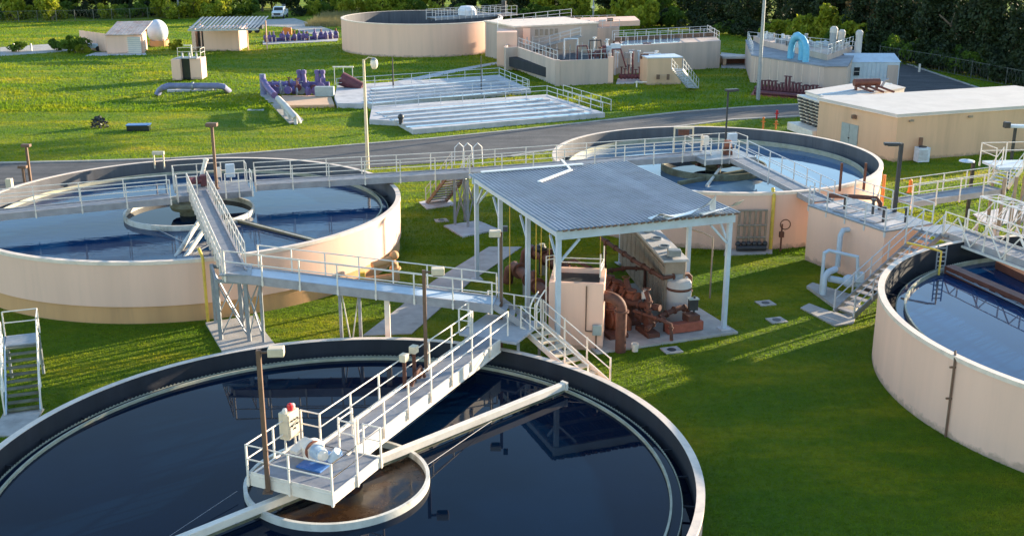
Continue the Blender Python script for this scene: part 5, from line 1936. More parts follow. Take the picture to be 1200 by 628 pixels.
q = at(862, 76)
part('top', MB().box((q.x, q.y, 1.0), (3.8, 2.5, .25)), M['roofwhite'], t)
part('side_wall', MB().box((q.x - 1.6, q.y, .45), (.4, 2.3, .9)), M['wall_warm'], t)
part('side_wall', MB().box((q.x + 1.6, q.y, .45), (.4, 2.3, .9)), M['wall_warm'], t)
part('dark_back', MB().box((q.x, q.y + 1.0, .45), (2.8, .2, .88)), M['trough'], t)

# row of maroon valves in front of the filter building
for i in range(19):
    px_ = 888 + i * 4.0
    q = at(px_, 108.5 + i * .35)
    big = i in (8, 9)
    h_ = 1.9 if big else 1.0 + .35 * rt.random()
    v = thing('valve', 'maroon flanged valve in the row below the filter building wall', 'valve', q, 'maroon valves in the row below the filter building wall')
    part('body', MB().tube([(q.x, q.y - .1, .35), (q.x, q.y + .8, .35)], .26, 10), M['maroon'], v)
    part('bonnet', MB().tube([(q.x, q.y, .4), (q.x, q.y, h_)], [.2, .1], 8), M['maroon'], v)
    wh = MB().lathe((q.x, q.y), [(.24, h_), (.28, h_ + .03), (.24, h_ + .06), (.2, h_ + .03)], 12, closed=True)
    part('hand_wheel', wh, M['maroon'], v)
pipe_run('long maroon header pipe lying under the maroon valves', [at(884, 108, .3), at(966, 115, .3)], .2, 'maroon')
slab('valve_pad', [at(*p_) for p_ in ((880, 112), (972, 119), (972, 112), (884, 105))], -.05, .08, M['nozzle'])

# ------------------------------------------------------------------ process (digester) building
def block(t, pts, z1, mat='wall_grey', nm='wall', top=None, z0=-.1):
    part(nm, MB().prism(pts, z0, z1), M[mat], t)
    if top:
        part('roof', MB().prism(insetpoly(pts, 1.015), z1 + .002, z1 + .1), M[top], t)


t = thing('process_building', 'large stepped concrete process building with rusty railings behind the filter beds', 'building', at(700, 90))
A = at(592, 83)
B = at(653, 101)
C = at(715, 98)
D = at(842, 82)
hl = 2.75
def wallseg(p, q, h, mat='wall_grey', thk=.3, nm='wall', z0=-.1):
    part(nm, MB().beam(p + gz_ * ((h + z0) / 2), q + gz_ * ((h + z0) / 2), thk, h - z0), M[mat], t)
A2 = at(607, 82)
wallseg(A, A2, hl)
wallseg(A2, B, hl)
wallseg(B + Vector((.1, 0, 0)), C, hl)
back1 = A + Vector((1.0, 14, 0))
wallseg(A + Vector((0, .2, 0)), back1, hl)
wallseg(C + Vector((0, .2, 0)), C + Vector((.5, 12, 0)), hl + .5)
part('tank_floor', MB().prism([A + Vector((.3, .5, 0)), B + Vector((0, .5, 0)), C + Vector((-.2, .5, 0)), C + Vector((.2, 14, 0)), back1], .5, 1.6), M['lining'], t)
part('corner_pillar', MB().box(B + gz_ * 1.4, (.5, .5, 2.9)), M['wall_grey'], t)
part('corner_pillar', MB().box(C + gz_ * 1.45, (.6, .5, 3.0)), M['wall'], t, label='sunlit pink pillar of the building')
# right basin with blue-grey cover
r_a = C + Vector((.6, 8.5, 0))
hd_ = 3.3
fpR = [at(718, 88), at(843, 80), at(843, 80) + Vector((.5, 10, 0)), at(718, 88) + Vector((1.5, 11, 0))]
part('basin_wall', MB().prism(fpR, -.1, hd_), M['wall_grey'], t)
part('basin_water', MB().prism(insetpoly([fpR[0] + Vector((.6, .5, 0)), fpR[0].lerp(fpR[1], .62) + Vector((0, .5, 0)), fpR[3].lerp(fpR[2], .62) - Vector((0, 4.5, 0)), fpR[3] - Vector((-.5, 4.5, 0))], .97), hd_ + .003, hd_ + .03), M['water_pale'], t)
for z_, yo in ((0, 4.6), (0, 7.5)):
    a_r, b_r = fpR[0] + Vector((.5, yo, hd_)), fpR[1] + Vector((0, yo, hd_))
    railing(t, [a_r, b_r], 1.7, mat='alu', long=False)
mb = MB()
for k in range(16):
    q = fpR[0].lerp(fpR[1], (k + .5) / 16) + Vector((.6, 5.5, hd_ + .25))
    mb.box(q, (.7, .5, .5))
part('gate_blocks', mb, M['brown'], t)
railing(t, [fpR[1] + Vector((-.2, .2, hd_)), fpR[1] + Vector((-.2, 9, hd_))], 1.7, mat='white', long=False)
# upper rear building
ub = [at(604, 47, 3.0), at(700, 42, 3.0)]
u0, u1 = Vector((ub[0].x, ub[0].y, 0)), Vector((ub[1].x, ub[1].y, 0))
fpU = rect(u0, u1, 9)
t2 = thing('upper_building', 'pale flat roofed control building rising behind the process basins', 'building', u0)
part('wall', MB().prism(fpU, -.1, 4.5), M['wall_grey'], t2)
part('roof', MB().prism(insetpoly(fpU, 1.03), 4.502, 4.68), M['rim'], t2)
part('end_wall', MB().prism([u0 + Vector((-2.3, -2.8, 0)), u0 + Vector((.2, -2.8, 0)), u0 + Vector((.2, 2, 0)), u0 + Vector((-2.3, 2, 0))], -.1, 4.2), M['wall'], t2)
for k in range(5):
    q = u0.lerp(u1, .25 + k * .06) + Vector((0, -.05, 3.75))
    wi = part('window', MB().box(q, (.4, .1, .8)), M['louvre'], t2)
    part('window_frame', MB().box(q + Vector((0, -.06, -.44)), (.5, .06, .06)), M['rim'], wi)
q = u0 + Vector((1.8, -.06, 3.8))
part('door', MB().box(q + Vector((-.4, 0, -.4)), (.9, .1, 2.0)), M['wall'], t2)
railing(t2, [u0 + Vector((-2.2, -2.6, 4.25)), u0 + Vector((-2.2, 6, 4.3)), u1 + Vector((-3.0, 8, 4.7))], 1.9, mat='alu', long=False)
# mid level blocks and machinery
tm_ = thing('process_deck', 'cluttered middle deck of the process building with tanks and railings', 'deck', at(660, 70))
md = [at(625, 66), at(725, 62), at(725, 62) + Vector((0, 7, 0)), at(625, 66) + Vector((0, 7, 0))]
part('deck_block', MB().prism(md, -.1, 3.4), M['wall_grey'], tm_)
part('deck_block', MB().prism([p_ + Vector((3, 2.2, 0)) for p_ in md], 3.42, 4.1), M['wall'], tm_)
railing(tm_, [md[0] + Vector((0, .1, 3.4)), md[1] + Vector((0, .1, 3.4))], 1.2, mat='alu', long=False)
rs = random.Random(3)
for k in range(10):
    q = md[0].lerp(md[1], .05 + .095 * k) + Vector((0, 1.0 + rs.random(), 3.4))
    mb = MB()
    if k % 2:
        mb.cyl(q, .3 + .2 * rs.random(), .6 + .7 * rs.random(), 10)
    else:
        mb.box(q + gz_ * .4, (.9, .7, .8 + .4 * rs.random()))
    part('equipment', mb, M[rs.choice(['galv', 'fibre', 'bluegrey', 'brown', 'roofwhite'])], tm_)
for k in range(12):
    q = A.lerp(B, .15 + k * .07) + Vector((1.8 + .3 * k, 3 + rs.random() * 4, 0))
    part('basin_post', MB().tube([q + gz_ * 1.5, q + gz_ * (2.9 + rs.random())], .06, 6), M['galv'], tm_)
railing(tm_, [A2 + gz_ * hl + Vector((.1, .1, 0)), B + gz_ * hl], 1.3, mat='alu', long=False)
railing(tm_, [md[3] + Vector((0, -.2, 3.4)), md[2] + Vector((0, -.2, 3.4))], 1.2, mat='alu', long=False)
railing(tm_, [B.lerp(C, .45) + gz_ * hl, C + gz_ * hl], 1.1, mat='alu', long=False)
for k in range(26):
    q = B.lerp(C, rs.uniform(.25, 1.0)) + Vector((rs.uniform(-1, 6), rs.uniform(1.5, 11), 0))
    z1_ = 2.6 + rs.random() * 1.5
    mb = MB()
    if k % 3 == 0:
        mb.box((q.x, q.y, z1_ - .3), (rs.uniform(.4, 1.2), .5, rs.uniform(.4, .8)))
        mb.box((q.x, q.y, (z1_ - .5) / 2 + .5), (.12, .12, z1_ - .5))
    elif k % 3 == 1:
        mb.tube([(q.x, q.y, 1.4), (q.x, q.y, z1_), (q.x + rs.uniform(.6, 1.6), q.y + .2, z1_), (q.x + 1.6, q.y + .2, 1.5)], .1, 8)
    else:
        mb.cyl((q.x, q.y, 1.4), .09, z1_ - 1.4, 8)
        mb.cyl((q.x, q.y, z1_), .22, .12, 10)
    part('equipment', mb, M[rs.choice(['galv', 'dark', 'maroon', 'bluegrey', 'rust', 'alu'])], tm_)
# stair along left upper part
stair(tm_, A + Vector((3, 8, 1.6)), A + Vector((9.5, 7.5, 3.4)), .9, 8, mat='alu', tread='galv', rail=True, stringer='galv')

# recess with maroon pumps, small box and stair
tb3 = thing('valve_box', 'tan concrete box with cover in front of the process building', 'concrete box', at(757, 100))
v0, v1 = at(758, 100), at(798, 99)
fpv = rect(v0, v1, 3.0)
part('wall', MB().prism(fpv, -.1, 2.9), M['wall_warm'], tb3, bevel=.03)
part('cover', MB().prism(insetpoly(fpv, 1.04), 2.902, 3.02), M['bluegrey'], tb3)
part('meter', MB().box(v0 + Vector((1.2, -.1, .9)), (.35, .2, .5)).box(v0 + Vector((2.3, -.1, .9)), (.3, .2, .6)), M['brown'], tb3)
t = thing('steps', 'light aluminium stair from the lawn up the process building', 'stairs', at(812, 104))
stair(t, at(812, 104), at(797, 84, 3.0) + Vector((0, 2.0, 0)), 1.1, 12, mat='alu', tread='galv', stringer='alu')
for i in range(7):
    q = at(728 + i * 4.2, 95)
    v = thing('valve', 'maroon valve in the recess of the process building', 'valve', q, 'maroon valves in the process building recess')
    hh_ = .9 + .6 * rs.random()
    part('body', MB().ball((q.x, q.y, .5), .32), M['maroon'], v)
    part('stem', MB().tube([(q.x, q.y, .5), (q.x, q.y, hh_ + .3)], .08, 8), M['maroon'], v)
    part('hand_wheel', MB().lathe((q.x, q.y), [(.2, hh_ + .3), (.25, hh_ + .33), (.2, hh_ + .36)], 10), M['maroon'], v)
q = at(741, 90)
pipe_run('upright maroon riser pipe against the process building wall', [(q.x, q.y, 0), (q.x, q.y, 2.9)], .12, 'maroon')
slab('recess_pad', [at(*p_) for p_ in ((722, 99), (757, 98), (757, 92), (724, 93))], -.05, .08, M['concrete_lt'])
q = at(746, 103)
t = thing('pipe_stub', 'short white pipe tee in the grass before the tan concrete box', 'pipe', q)
part('riser', MB().tube([(q.x, q.y, 0), (q.x, q.y, .75)], .08, 8), M['white'], t)
part('tee', MB().tube([(q.x - .2, q.y, .6), (q.x + 1.1, q.y, .6)], .06, 8), M['white'], t)

# ------------------------------------------------------------------ filter beds
def bed(label, poly_px, h, ridges, e0, e1, f0, f1):
    P_ = [at(*p_) for p_ in poly_px]
    t = thing('filter_bed', label, 'filter bed', P_[0], 'low concrete filter beds')
    part('basin', MB().prism(P_, -.1, h), M['concrete_lt'], t, bevel=.03)
    a0, a1 = at(*e0, h), at(*e1, h)
    b0, b1 = at(*f0, h), at(*f1, h)
    for k in range(ridges):
        f = (k + .5) / ridges
        p_, q_ = a0.lerp(a1, f), b0.lerp(b1, f)
        wdt = (a1 - a0).length / ridges
        if k % 2 == 0:
            part('channel_water', MB().beam(p_ + gz_ * .015, q_ + gz_ * .015, wdt * .8, .02), M['water_pale'], t)
        else:
            part('divider_wall', MB().beam(p_ + gz_ * .07, q_ + gz_ * .07, wdt * .5, .16), M['concrete_lt'], t)
    return t


tbd = bed('nearer of the two low concrete filter beds with pale channels', [(433, 146), (467, 148), (484, 158), (709, 138), (641, 116), (436, 130)], .45, 9, (440, 132), (478, 150), (634, 115), (694, 134))
def prl(t, *px, z=.45, sp=2.2):
    railing(t, [at(p_[0], p_[1], z) for p_ in px], sp, mat='alu', long=False, r=.03)
prl(tbd, (437, 127), (641, 113))
prl(tbd, (641, 113), (706, 134))
prl(tbd, (660, 112), (716, 130), z=.3)
q = at(470, 146, .45)
single('bed_valve', MB().cyl((q.x, q.y, .45), .2, .6, 10).ball((q.x, q.y, 1.1), .28), M['dark'], 'small black valve at the left corner of the nearer filter bed', 'valve', origin=(q.x, q.y, .45))
tbd2 = bed('farther of the two low concrete filter beds behind the first', [(392, 120), (395, 127), (436, 128), (622, 110), (585, 93), (395, 106)], .5, 9, (436, 104), (432, 122), (578, 93), (612, 107))
prl(tbd2, (395, 104), (585, 91), z=.5)
prl(tbd2, (585, 91), (620, 106), z=.5)
prl(tbd2, (440, 118), (618, 106), z=.5)
q = at(412, 108)
t = thing('pipe_outlet', 'round dark pipe mouth slanting out of the far filter bed corner', 'pipe', q)
part('pipe', MB().tube([(q.x - 1.0, q.y, 1.4), (q.x + 1.2, q.y - .4, .5)], [.75, .55], 18), M['maroon'], t)
q = at(403, 100)
t = thing('bench_frame', 'thin white frame with flat top behind the far filter bed', 'frame', q)
part('top', MB().box((q.x, q.y, 2.0), (2.3, .2, .12)), M['white'], t)
for dx in (-1, 0, 1):
    part('leg', MB().box((q.x + dx, q.y, 1.0), (.07, .07, 2.0)), M['alu'], t)

# ------------------------------------------------------------------ purple pipe manifold
t = thing('purple_manifold', 'cluster of purple pipes and upright valves at the left of the filter beds', 'pipework', at(345, 110))
for i, (px_, py_) in enumerate(((322, 104), (335, 104), (348, 103), (360, 103), (372, 104))):
    q = at(px_, py_ + 4)
    part('header', MB().tube([(q.x - 1.2, q.y - .6 * (i % 2), .75), (q.x + 1.3, q.y - .6 * (i % 2), .75)], .34, 12), M['purple'], t)
for i, px_ in enumerate((352, 357, 373, 379)):
    q = at(px_, 110)
    part('upright_valve', MB().tube([(q.x, q.y, .5), (q.x, q.y, 1.6), (q.x, q.y, 2.5)], [.28, .28, .14], 10), M['purple'], t)
    part('actuator', MB().cyl((q.x, q.y, 2.1), .3, .35, 10), M['purple'], t)
q = at(309, 112)
part('riser', MB().tube([(q.x, q.y, 0), (q.x, q.y, 2.2)], .32, 12), M['lilac'], t)
part('slanted_pipe', MB().tube([(q.x, q.y, 1.6), (q.x + 1.2, q.y - 3, 1.1), (q.x + 2.4, q.y - 6, .9)], .33, 12), M['purple'], t)
for i in range(6):
    q = at(330 + i * 8, 111)
    part('purple_valve', MB().ball((q.x, q.y - .5, .5), .4), M['purple'], t)
mr_ = random.Random(12)
for i in range(26):
    q = at(mr_.uniform(318, 382), mr_.uniform(108, 117))
    z_ = mr_.uniform(.5, 1.1)
    mb = MB()
    d_ = Vector((mr_.choice([1, 0]), .4, 0)).normalized()
    flange(mb, (q.x, q.y, z_), d_, mr_.uniform(.3, .46), .12)
    if i % 3 == 0:
        mb.cyl((q.x, q.y, z_), .07, mr_.uniform(.5, 1.0), 8)
        mb.lathe((q.x, q.y), [(.2, z_ + .9), (.25, z_ + .93), (.2, z_ + .96)], 10)
    part('flange', mb, M[mr_.choice(['purple', 'purple', 'lilac', 'maroon', 'galv'])], t)
t = thing('white_pipe', 'faded white pipe run bending down to the lawn beside the purple cluster', 'pipe', at(345, 140))
pts_ = [at(326, 116, 1.0), at(334, 124, 1.05), at(340, 131, .95), at(346, 137, .7), at(350, 144, .05)]
part('pipe', MB().tube(pts_, .3, 14), M['roofwhite'], t)
part('lower_pipe', MB().tube([at(328, 119, .5), at(337, 133, .5), at(343, 142, .1)], .2, 12), M['roofwhite'], t)
for p_ in pts_[1:4]:
    part('support', MB().box((p_.x, p_.y, .35), (.3, .3, .7)), M['concrete_lt'], t)
slab('manifold_pad', [at(*p_) for p_ in ((305, 112), (318, 108), (356, 142), (340, 146))], -.05, .1, M['concrete'])
slab('manifold_pad', [at(*p_) for p_ in ((336, 128), (392, 127), (388, 116), (330, 116))], -.05, .35, M['wall_warm'])
q = at(381, 117)
t = single('green_cabinet', MB().box((q.x, q.y, .85), (1.9, .8, .95)), M['door'], 'grey green cabinet right of the purple pipe cluster', 'cabinet', origin=(q.x, q.y, .4), bevel=.03)

# lilac pipe arch on the lawn
t = thing('violet_pipe', 'long violet pipe arch lying on supports across the back lawn', 'pipe', at(226, 108))
part('pipe', MB().tube([at(184, 112, 0), at(187, 106, .5), at(191, 103, .95), at(197, 101, 1.05), at(256, 101, 1.05), at(262, 102, .95), at(265, 105, .5), at(268, 107, 0)], .32, 14), M['lilac'], t)
for px_ in (205, 226, 248):
    q = at(px_, 106)
    part('saddle', MB().box((q.x, q.y, .35), (.5, .7, .7)), M['rim'], t)
part('strap', MB().tube([at(226, 101, 1.05) + Vector((-.1, 0, 0)), at(226, 101, 1.05) + Vector((.1, 0, 0))], .40, 14), M['galv'], t)
slab('pipe_pad', [at(*p_) for p_ in ((196, 108), (256, 106), (256, 104), (196, 105))], -.1, .16, M['concrete_lt'])

# cream box with dark opening
t = thing('inlet_box', 'small cream inlet box with dark opening and railing on the back lawn', 'concrete box', at(220, 94))
q0_ = at(202, 94)
q3_ = at(239, 93)
hI = 2.35
part('side_wall', MB().box((q0_.x + .6, q0_.y + .8, hI / 2), (1.0, 2.2, hI)), M['wall'], t, bevel=.03)
part('side_wall', MB().box((q3_.x - .75, q3_.y + .8, hI / 2), (1.3, 2.2, hI)), M['wall'], t, bevel=.03)
part('back_wall', MB().box(((q0_.x + q3_.x) / 2, q0_.y + 1.6, hI / 2), (2.0, .3, hI - .02)), M['glass'], t)
part('gate_plate', MB().box(((q0_.x + q3_.x) / 2 - .1, q0_.y + .5, hI / 2 + .05), (1.6, .12, hI)), M['glass'], t)
part('top_plate', MB().box(((q0_.x + q3_.x) / 2, q0_.y + 1.0, hI + .05), (2.4, 1.6, .08)), M['galv'], t)
railing(t, [(q0_.x + .3, q0_.y + 1.9, hI), (q3_.x - .2, q3_.y + 1.9, hI), (q3_.x - .2, q3_.y + .1, hI)], 1.2, mat='white', long=False)
mb = MB()
for k in range(3):
    mb.cyl((q0_.x + 1.1 + k * .8, q0_.y + .9, hI), .12, .6, 8)
part('gate_stems', mb, M['galv'], t)
t = thing('stand_pipe', 'white standing frame between the inlet box and the pump house', 'frame', at(224, 64))
q = at(224, 66)
q = at(226, 80)
part('upright', MB().box((q.x, q.y, 1.4), (.15, .15, 2.8)), M['white'], t)
part('head', MB().box((q.x - .4, q.y, 2.75), (1.0, .12, .12)), M['white'], t)

# ------------------------------------------------------------------ pump house with sheet roof
t = thing('pump_house', 'tan pump house with dark doorway and overhanging sheet metal roof', 'building', at(253, 62))
p0_, p1_ = at(226, 60), at(281, 60)
fp = rect(p0_, p1_, 5.0)
hP = 3.0
part('wall', MB().prism([p0_ + Vector((1.6, 0, 0)), p1_, p1_ + Vector((0, 5, 0)), p0_ + Vector((1.6, 5, 0))], -.1, hP), M['wall'], t)
part('wall_left', MB().prism([p0_, p0_ + Vector((.5, 0, 0)), p0_ + Vector((.5, 5, 0)), p0_ + Vector((0, 5, 0))], -.1, hP), M['wall'], t)
part('doorway', MB().box(p0_ + Vector((1.05, 1.2, hP / 2)), (1.08, .1, hP)), M['dark'], t)
part('lintel', MB().box((p0_ + p1_) / 2 + Vector((0, .1, hP + .15)), (6.9, .3, .3)), M['rim'], t)
ra0, ra1 = at(220, 35, 3.4), at(303, 34, 3.4)
rb0, rb1 = ra0 + Vector((.1, 6.5, 1.0)), ra1 + Vector((.1, 6.5, 1.0))
nsh = 18
for k in range(nsh):
    f0_, f1_ = k / nsh, (k + 1) / nsh
    mb = MB()
    A_, B_, C_, D_ = ra0.lerp(ra1, f0_), ra0.lerp(ra1, f1_), rb0.lerp(rb1, f1_), rb0.lerp(rb1, f0_)
    x1 = .55
    P1, P2 = A_.lerp(B_, x1), D_.lerp(C_, x1)
    up_ = gz_ * .12
    mb.add([A_, P1, P1 + up_, B_ + up_, D_, P2, P2 + up_, C_ + up_], [(0, 1, 5, 4), (1, 2, 6, 5), (2, 3, 7, 6)])
    part('roof_sheet', mb, M['shade_roof'], t)
part('roof_fascia', MB().beam(ra0 + gz_ * -.1, ra1 + gz_ * -.1, .1, .22), M['shade_roof'], t)
for f in (.02, .7, .98):
    q = ra0.lerp(ra1, f)
    part('roof_post', MB().box((q.x, q.y + 5.5, 2.0), (.15, .15, 4.0)), M['wall'], t)
t = thing('trailer', 'dark trailer parked under the sheet roof overhang', 'trailer', at(295, 38))
q = at(294, 39)
part('bed', MB().box((q.x, q.y, 1.0), (4.0, 1.6, .6)), M['dark'], t)
for dx in (-1.2, 0, 1.2):
    part('wheel', MB().tube([(q.x + dx, q.y - .9, .45), (q.x + dx, q.y - .65, .45)], .42, 14), M['tyre'], t)

# garage at far left
t = thing('garage', 'small tan garage with white roller door and rust streaked roof', 'building', at(145, 64))
g0_, g1_ = at(126, 64), at(169, 63)
fp = rect(g0_, g1_, 5.0)
part('wall', MB().prism(fp, -.1, 2.5), M['wall'], t)
for k in range(10):
    f0_, f1_ = k / 10, (k + 1) / 10
    A_, B_ = g0_.lerp(g1_, f0_) + Vector((0, -.25, 2.5)), g0_.lerp(g1_, f1_ - .012) + Vector((0, -.25, 2.5))
    C_, D_ = B_ + Vector((0, 5.4, 1.3)), A_ + Vector((0, 5.4, 1.3))
    mb = MB().add([A_, B_, C_, D_, A_ + gz_ * .1, B_ + gz_ * .1, C_ + gz_ * .1, D_ + gz_ * .1], [(3, 2, 1, 0), (4, 5, 6, 7), (0, 1, 5, 4), (1, 2, 6, 5), (2, 3, 7, 6), (3, 0, 4, 7)])
    part('roof_sheet', mb, M['roofrust'], t)
dq = g0_.lerp(g1_, .68) + Vector((0, -.05, 1.15))
dr = part('roller_door', MB().box(dq, (2.6, .1, 2.2)), M['roofwhite'], t)
mb = MB()
for k in range(8):
    mb.box(dq + Vector((0, -.07, -1.0 + k * .27)), (2.5, .03, .04))
part('door_ribs', mb, M['white'], dr)
t = thing('fence_panel', 'tan board fence joined to the left of the garage', 'fence', at(110, 62))
fa, fb_ = at(95, 57), at(126, 62)
for k in range(10):
    q = fa.lerp(fb_, (k + .5) / 10)
    part('board', MB().box((q.x, q.y, 1.25), ((fb_ - fa).length / 10 - .03, .08, 2.5 + .03 * (k % 2)), atan2((fb_ - fa).y, (fb_ - fa).x)), M['wall'], t)
part('rail', MB().beam(fa + Vector((0, .08, 2.0)), fb_ + Vector((0, .08, 2.0)), .06, .1), M['wall'], t)
slab('garage_apron', [at(*p_) for p_ in ((100, 66), (172, 65), (170, 62), (112, 62))], -.1, .05, M['concrete_lt'])
q = at(110, 60)
t = thing('parked_mower', 'small blue grey machine parked between the board fence and garage', 'machine', q)
part('body', MB().box((q.x, q.y, .7), (1.6, .9, .6)), M['palemotor'], t, bevel=.08)
part('hood', MB().box((q.x + .8, q.y, .6), (.9, .8, .6)), M['bluemotor'], t, bevel=.08)
for dx in (-.6, .8):
    part('wheel', MB().tube([(q.x + dx, q.y - .55, .35), (q.x + dx, q.y - .35, .35)], .34, 12), M['tyre'], t)
for px_, py_, lab in ((141, 63, 'dark barrel standing just left of the garage door'), (149, 62, 'dark plant pot by the garage door')):
    q = at(px_, py_)
    t = thing('barrel', lab, 'barrel', q)
    part('body', MB().lathe((q.x, q.y), [(.28, 0), (.34, .4), (.3, .85), (.02, .87)], 14), M['dark'], t)
    part('band', MB().lathe((q.x, q.y), [(.345, .4), (.355, .43), (.345, .46)], 14), M['galv'], t)

# ball shaped tank
q = at(187, 54)
t = thing('ball_tank', 'white egg shaped tank on an orange frame right of the garage', 'tank', q)
part('shell', MB().ball((q.x - .1, q.y, 2.0), (1.45, 1.5, 1.7), 24, 14), M['tent'], t)
part('frame', MB().lathe((q.x, q.y), [(1.35, 0), (1.35, .8), (1.25, .8), (1.25, 0)], 20), M['band'], t)
part('side_ring', MB().tube([(q.x - 1.7, q.y, .2), (q.x - 1.9, q.y, 1.5), (q.x - 1.6, q.y, 2.9)], .12, 10), M['orange'], t)
for k in range(4):
    a = pi / 4 + k * pi / 2
    part('leg', MB().box((q.x + 1.3 * cos(a), q.y + 1.3 * sin(a), .5), (.15, .15, 1.0)), M['band'], t)

# far row of purple valves on low walls
q0_, q1_ = at(310, 50), at(396, 46)
for i in range(16):
    q = q0_.lerp(q1_, (i + .5 + rs.uniform(-.3, .3)) / 16) + Vector((0, rs.uniform(-1.2, 1.2), 0))
    v = thing('valve', 'purple valve in the far row', 'valve', q, 'purple valves in the far row')
    part('body', MB().ball((q.x, q.y, .75), (.38, .3, .4)), M['purple'], v)
    part('stem', MB().tube([(q.x, q.y, .1), (q.x, q.y, 1.35 + .3 * rs.random())], .12, 8), M['purple' if i % 3 else 'rust_orange'], v)
    part('stand', MB().box((q.x + .35, q.y - .2, .4), (.12, .12, .8)), M['rim'], v)
single('valve_header', MB().tube([q0_ + gz_ * .35, q1_ + gz_ * .35], .25, 10), M['purple'], 'long purple header pipe below the far valve row', 'pipe', origin=q0_)
q = at(337, 41)
single('orange_barrier', MB().box((q.x, q.y, .55), (1.4, .5, 1.1)), M['orange'], 'orange block behind the far purple valves', 'barrier', origin=(q.x, q.y, 0), bevel=.15)
slab('valve_row_pad', [at(*p_) for p_ in ((308, 53), (396, 49), (396, 46), (308, 49))], -.1, .1, M['concrete_lt'])

# white truck
q = at(325, 23)
t = thing('parked_truck', 'white pickup truck facing the camera at the edge of the trees', 'truck', q)
X, Y = q.x, q.y
def tr(x, y, z):
    return (X + x, Y + y, z)
mb = MB()
prof = [(0, .55), (0, 1.15), (.15, 1.3), (1.2, 1.42), (1.75, 2.05), (3.2, 2.1), (3.5, 1.45), (5.4, 1.42), (5.5, .55)]
nP = len(prof)
mb.add([tr(-.98, y, z) for y, z in prof] + [tr(.98, y, z) for y, z in prof],
       [tuple(range(nP)), tuple(range(nP, 2 * nP))[::-1]] + [(i, i + nP, (i + 1) % nP + nP, (i + 1) % nP) for i in range(nP)])
part('body', mb, M['truckpaint'], t, bevel=.06)
part('windscreen', MB().add([tr(-.82, 1.22, 1.47), tr(.82, 1.22, 1.47), tr(.74, 1.68, 1.99), tr(-.74, 1.68, 1.99)], [(0, 1, 2, 3)]).add([tr(-.82, 1.26, 1.45), tr(.82, 1.26, 1.45)], []), M['glass'], t)
part('grille', MB().box(tr(0, -.03, .9), (1.2, .06, .4)), M['dark'], t)
part('bumper', MB().box(tr(0, -.1, .6), (2.0, .2, .22)), M['galv'], t, bevel=.03)
for s_ in (-.78, .78):
    part('headlight', MB().box(tr(s_, -.03, 1.0), (.32, .07, .24)), M['roofwhite'], t)
for s_ in (-.95, .95):
    for y_ in (.95, 4.4):
        w_ = part('wheel', MB().tube([tr(s_ - .12, y_, .4), tr(s_ + .12, y_, .4)], .4, 18), M['tyre'], t)
        part('rim', MB().tube([tr(s_ - .13, y_, .4), tr(s_ + .13, y_, .4)], .2, 12), M['galv'], w_)
for s_ in (-1.15, 1.15):
    part('mirror', MB().box(tr(s_, 1.5, 1.5), (.2, .1, .28)), M['dark'], t)
part('ladder_rack', MB().box(tr(0, 3.4, 2.35), (1.8, .06, .06)).box(tr(-.85, 3.4, 1.9), (.06, .06, .9)).box(tr(.85, 3.4, 1.9), (.06, .06, .9)), M['galv'], t)

# red hydrant-like posts and pipes on the lawn beyond tank B
for px_, yb_, h_, mt_, lab in ((910, 140, .75, 'red', 'red hydrant top by the road edge beyond the far right tank'), (894, 152, 1.0, 'orange', 'orange pipe post on the lit grass, left one of the pair'), (909, 152, .7, 'orange', 'orange pipe post on the lit grass, right one of the pair')):
    q = at(px_, yb_)
    t = thing('hydrant', lab, 'hydrant', q)
    part('barrel', MB().tube([(q.x, q.y, 0), (q.x, q.y, h_)], .08, 10), M[mt_], t)
    part('cap', MB().ball((q.x, q.y, h_), .12), M[mt_], t)
    part('outlet', MB().tube([(q.x - .2, q.y, h_ * .7), (q.x + .2, q.y, h_ * .7)], .05, 8), M[mt_], t)
# dark items on the left lawn
q = at(117, 150)
t = thing('dark_bush', 'small black mesh covered shrub on the left lawn', 'bush', q)
mb = MB()
for k in range(260):
    a, b = rng.random() * 2 * pi, rng.random() * pi / 2
    r_ = .75 * (.75 + .3 * rng.random())
    c_ = Vector((q.x + r_ * cos(a) * cos(b), q.y + r_ * sin(a) * cos(b), r_ * 1.35 * sin(b)))
    d_ = Vector(rng.normal(size=3)).normalized() * .13
    e_ = Vector(rng.normal(size=3)).normalized() * .13
    mb.add([c_ - d_, c_ + e_, c_ + d_, c_ - e_], [(0, 1, 2, 3)])
part('foliage', mb, M['dark'], t)
part('stem', MB().tube([(q.x, q.y, 0), (q.x, q.y, .8)], .06, 6), M['bark'], t)
q = at(163, 153)
t = thing('black_box', 'low black rectangular basin on the shaded left lawn', 'basin', q)
part('body', MB().box((q.x, q.y, .25), (1.9, .9, .5), .1), M['glass'], t, bevel=.05)
part('lip', MB().box((q.x, q.y, .52), (2.0, 1.0, .06), .1), M['bluemotor'], t)
q = at(12, 222)
t = single('kerb_box', MB().box((q.x, q.y, .35), (.4, .4, .8)), M['lampbox'], 'tan bollard at the left edge behind the middle left tank', 'bollard', origin=(q.x, q.y, 0), bevel=.03)
q = at(300, 130)
single('lawn_slab', MB().box((q.x, q.y, .06), (1.6, .6, .12)), M['concrete_lt'], 'thin pale slab on the lawn left of the white pipe', 'slab', origin=(q.x, q.y, 0))
for px_, py_ in ((17, 60), (37, 60)):
    q = at(px_, py_)
    t = single('marker_post', MB().box((q.x, q.y, .5), (.18, .18, 1.0)), M['white'], ('left' if px_ < 20 else 'right') + ' one of two short white posts on the far left track', 'post', origin=(q.x, q.y, 0))
q = at(1077, 85)
single('marker_post', MB().box((q.x, q.y, .5), (.2, .2, 1.0)), M['white'], 'white marker post where the road meets the far right hedge', 'post', origin=(q.x, q.y, 0))

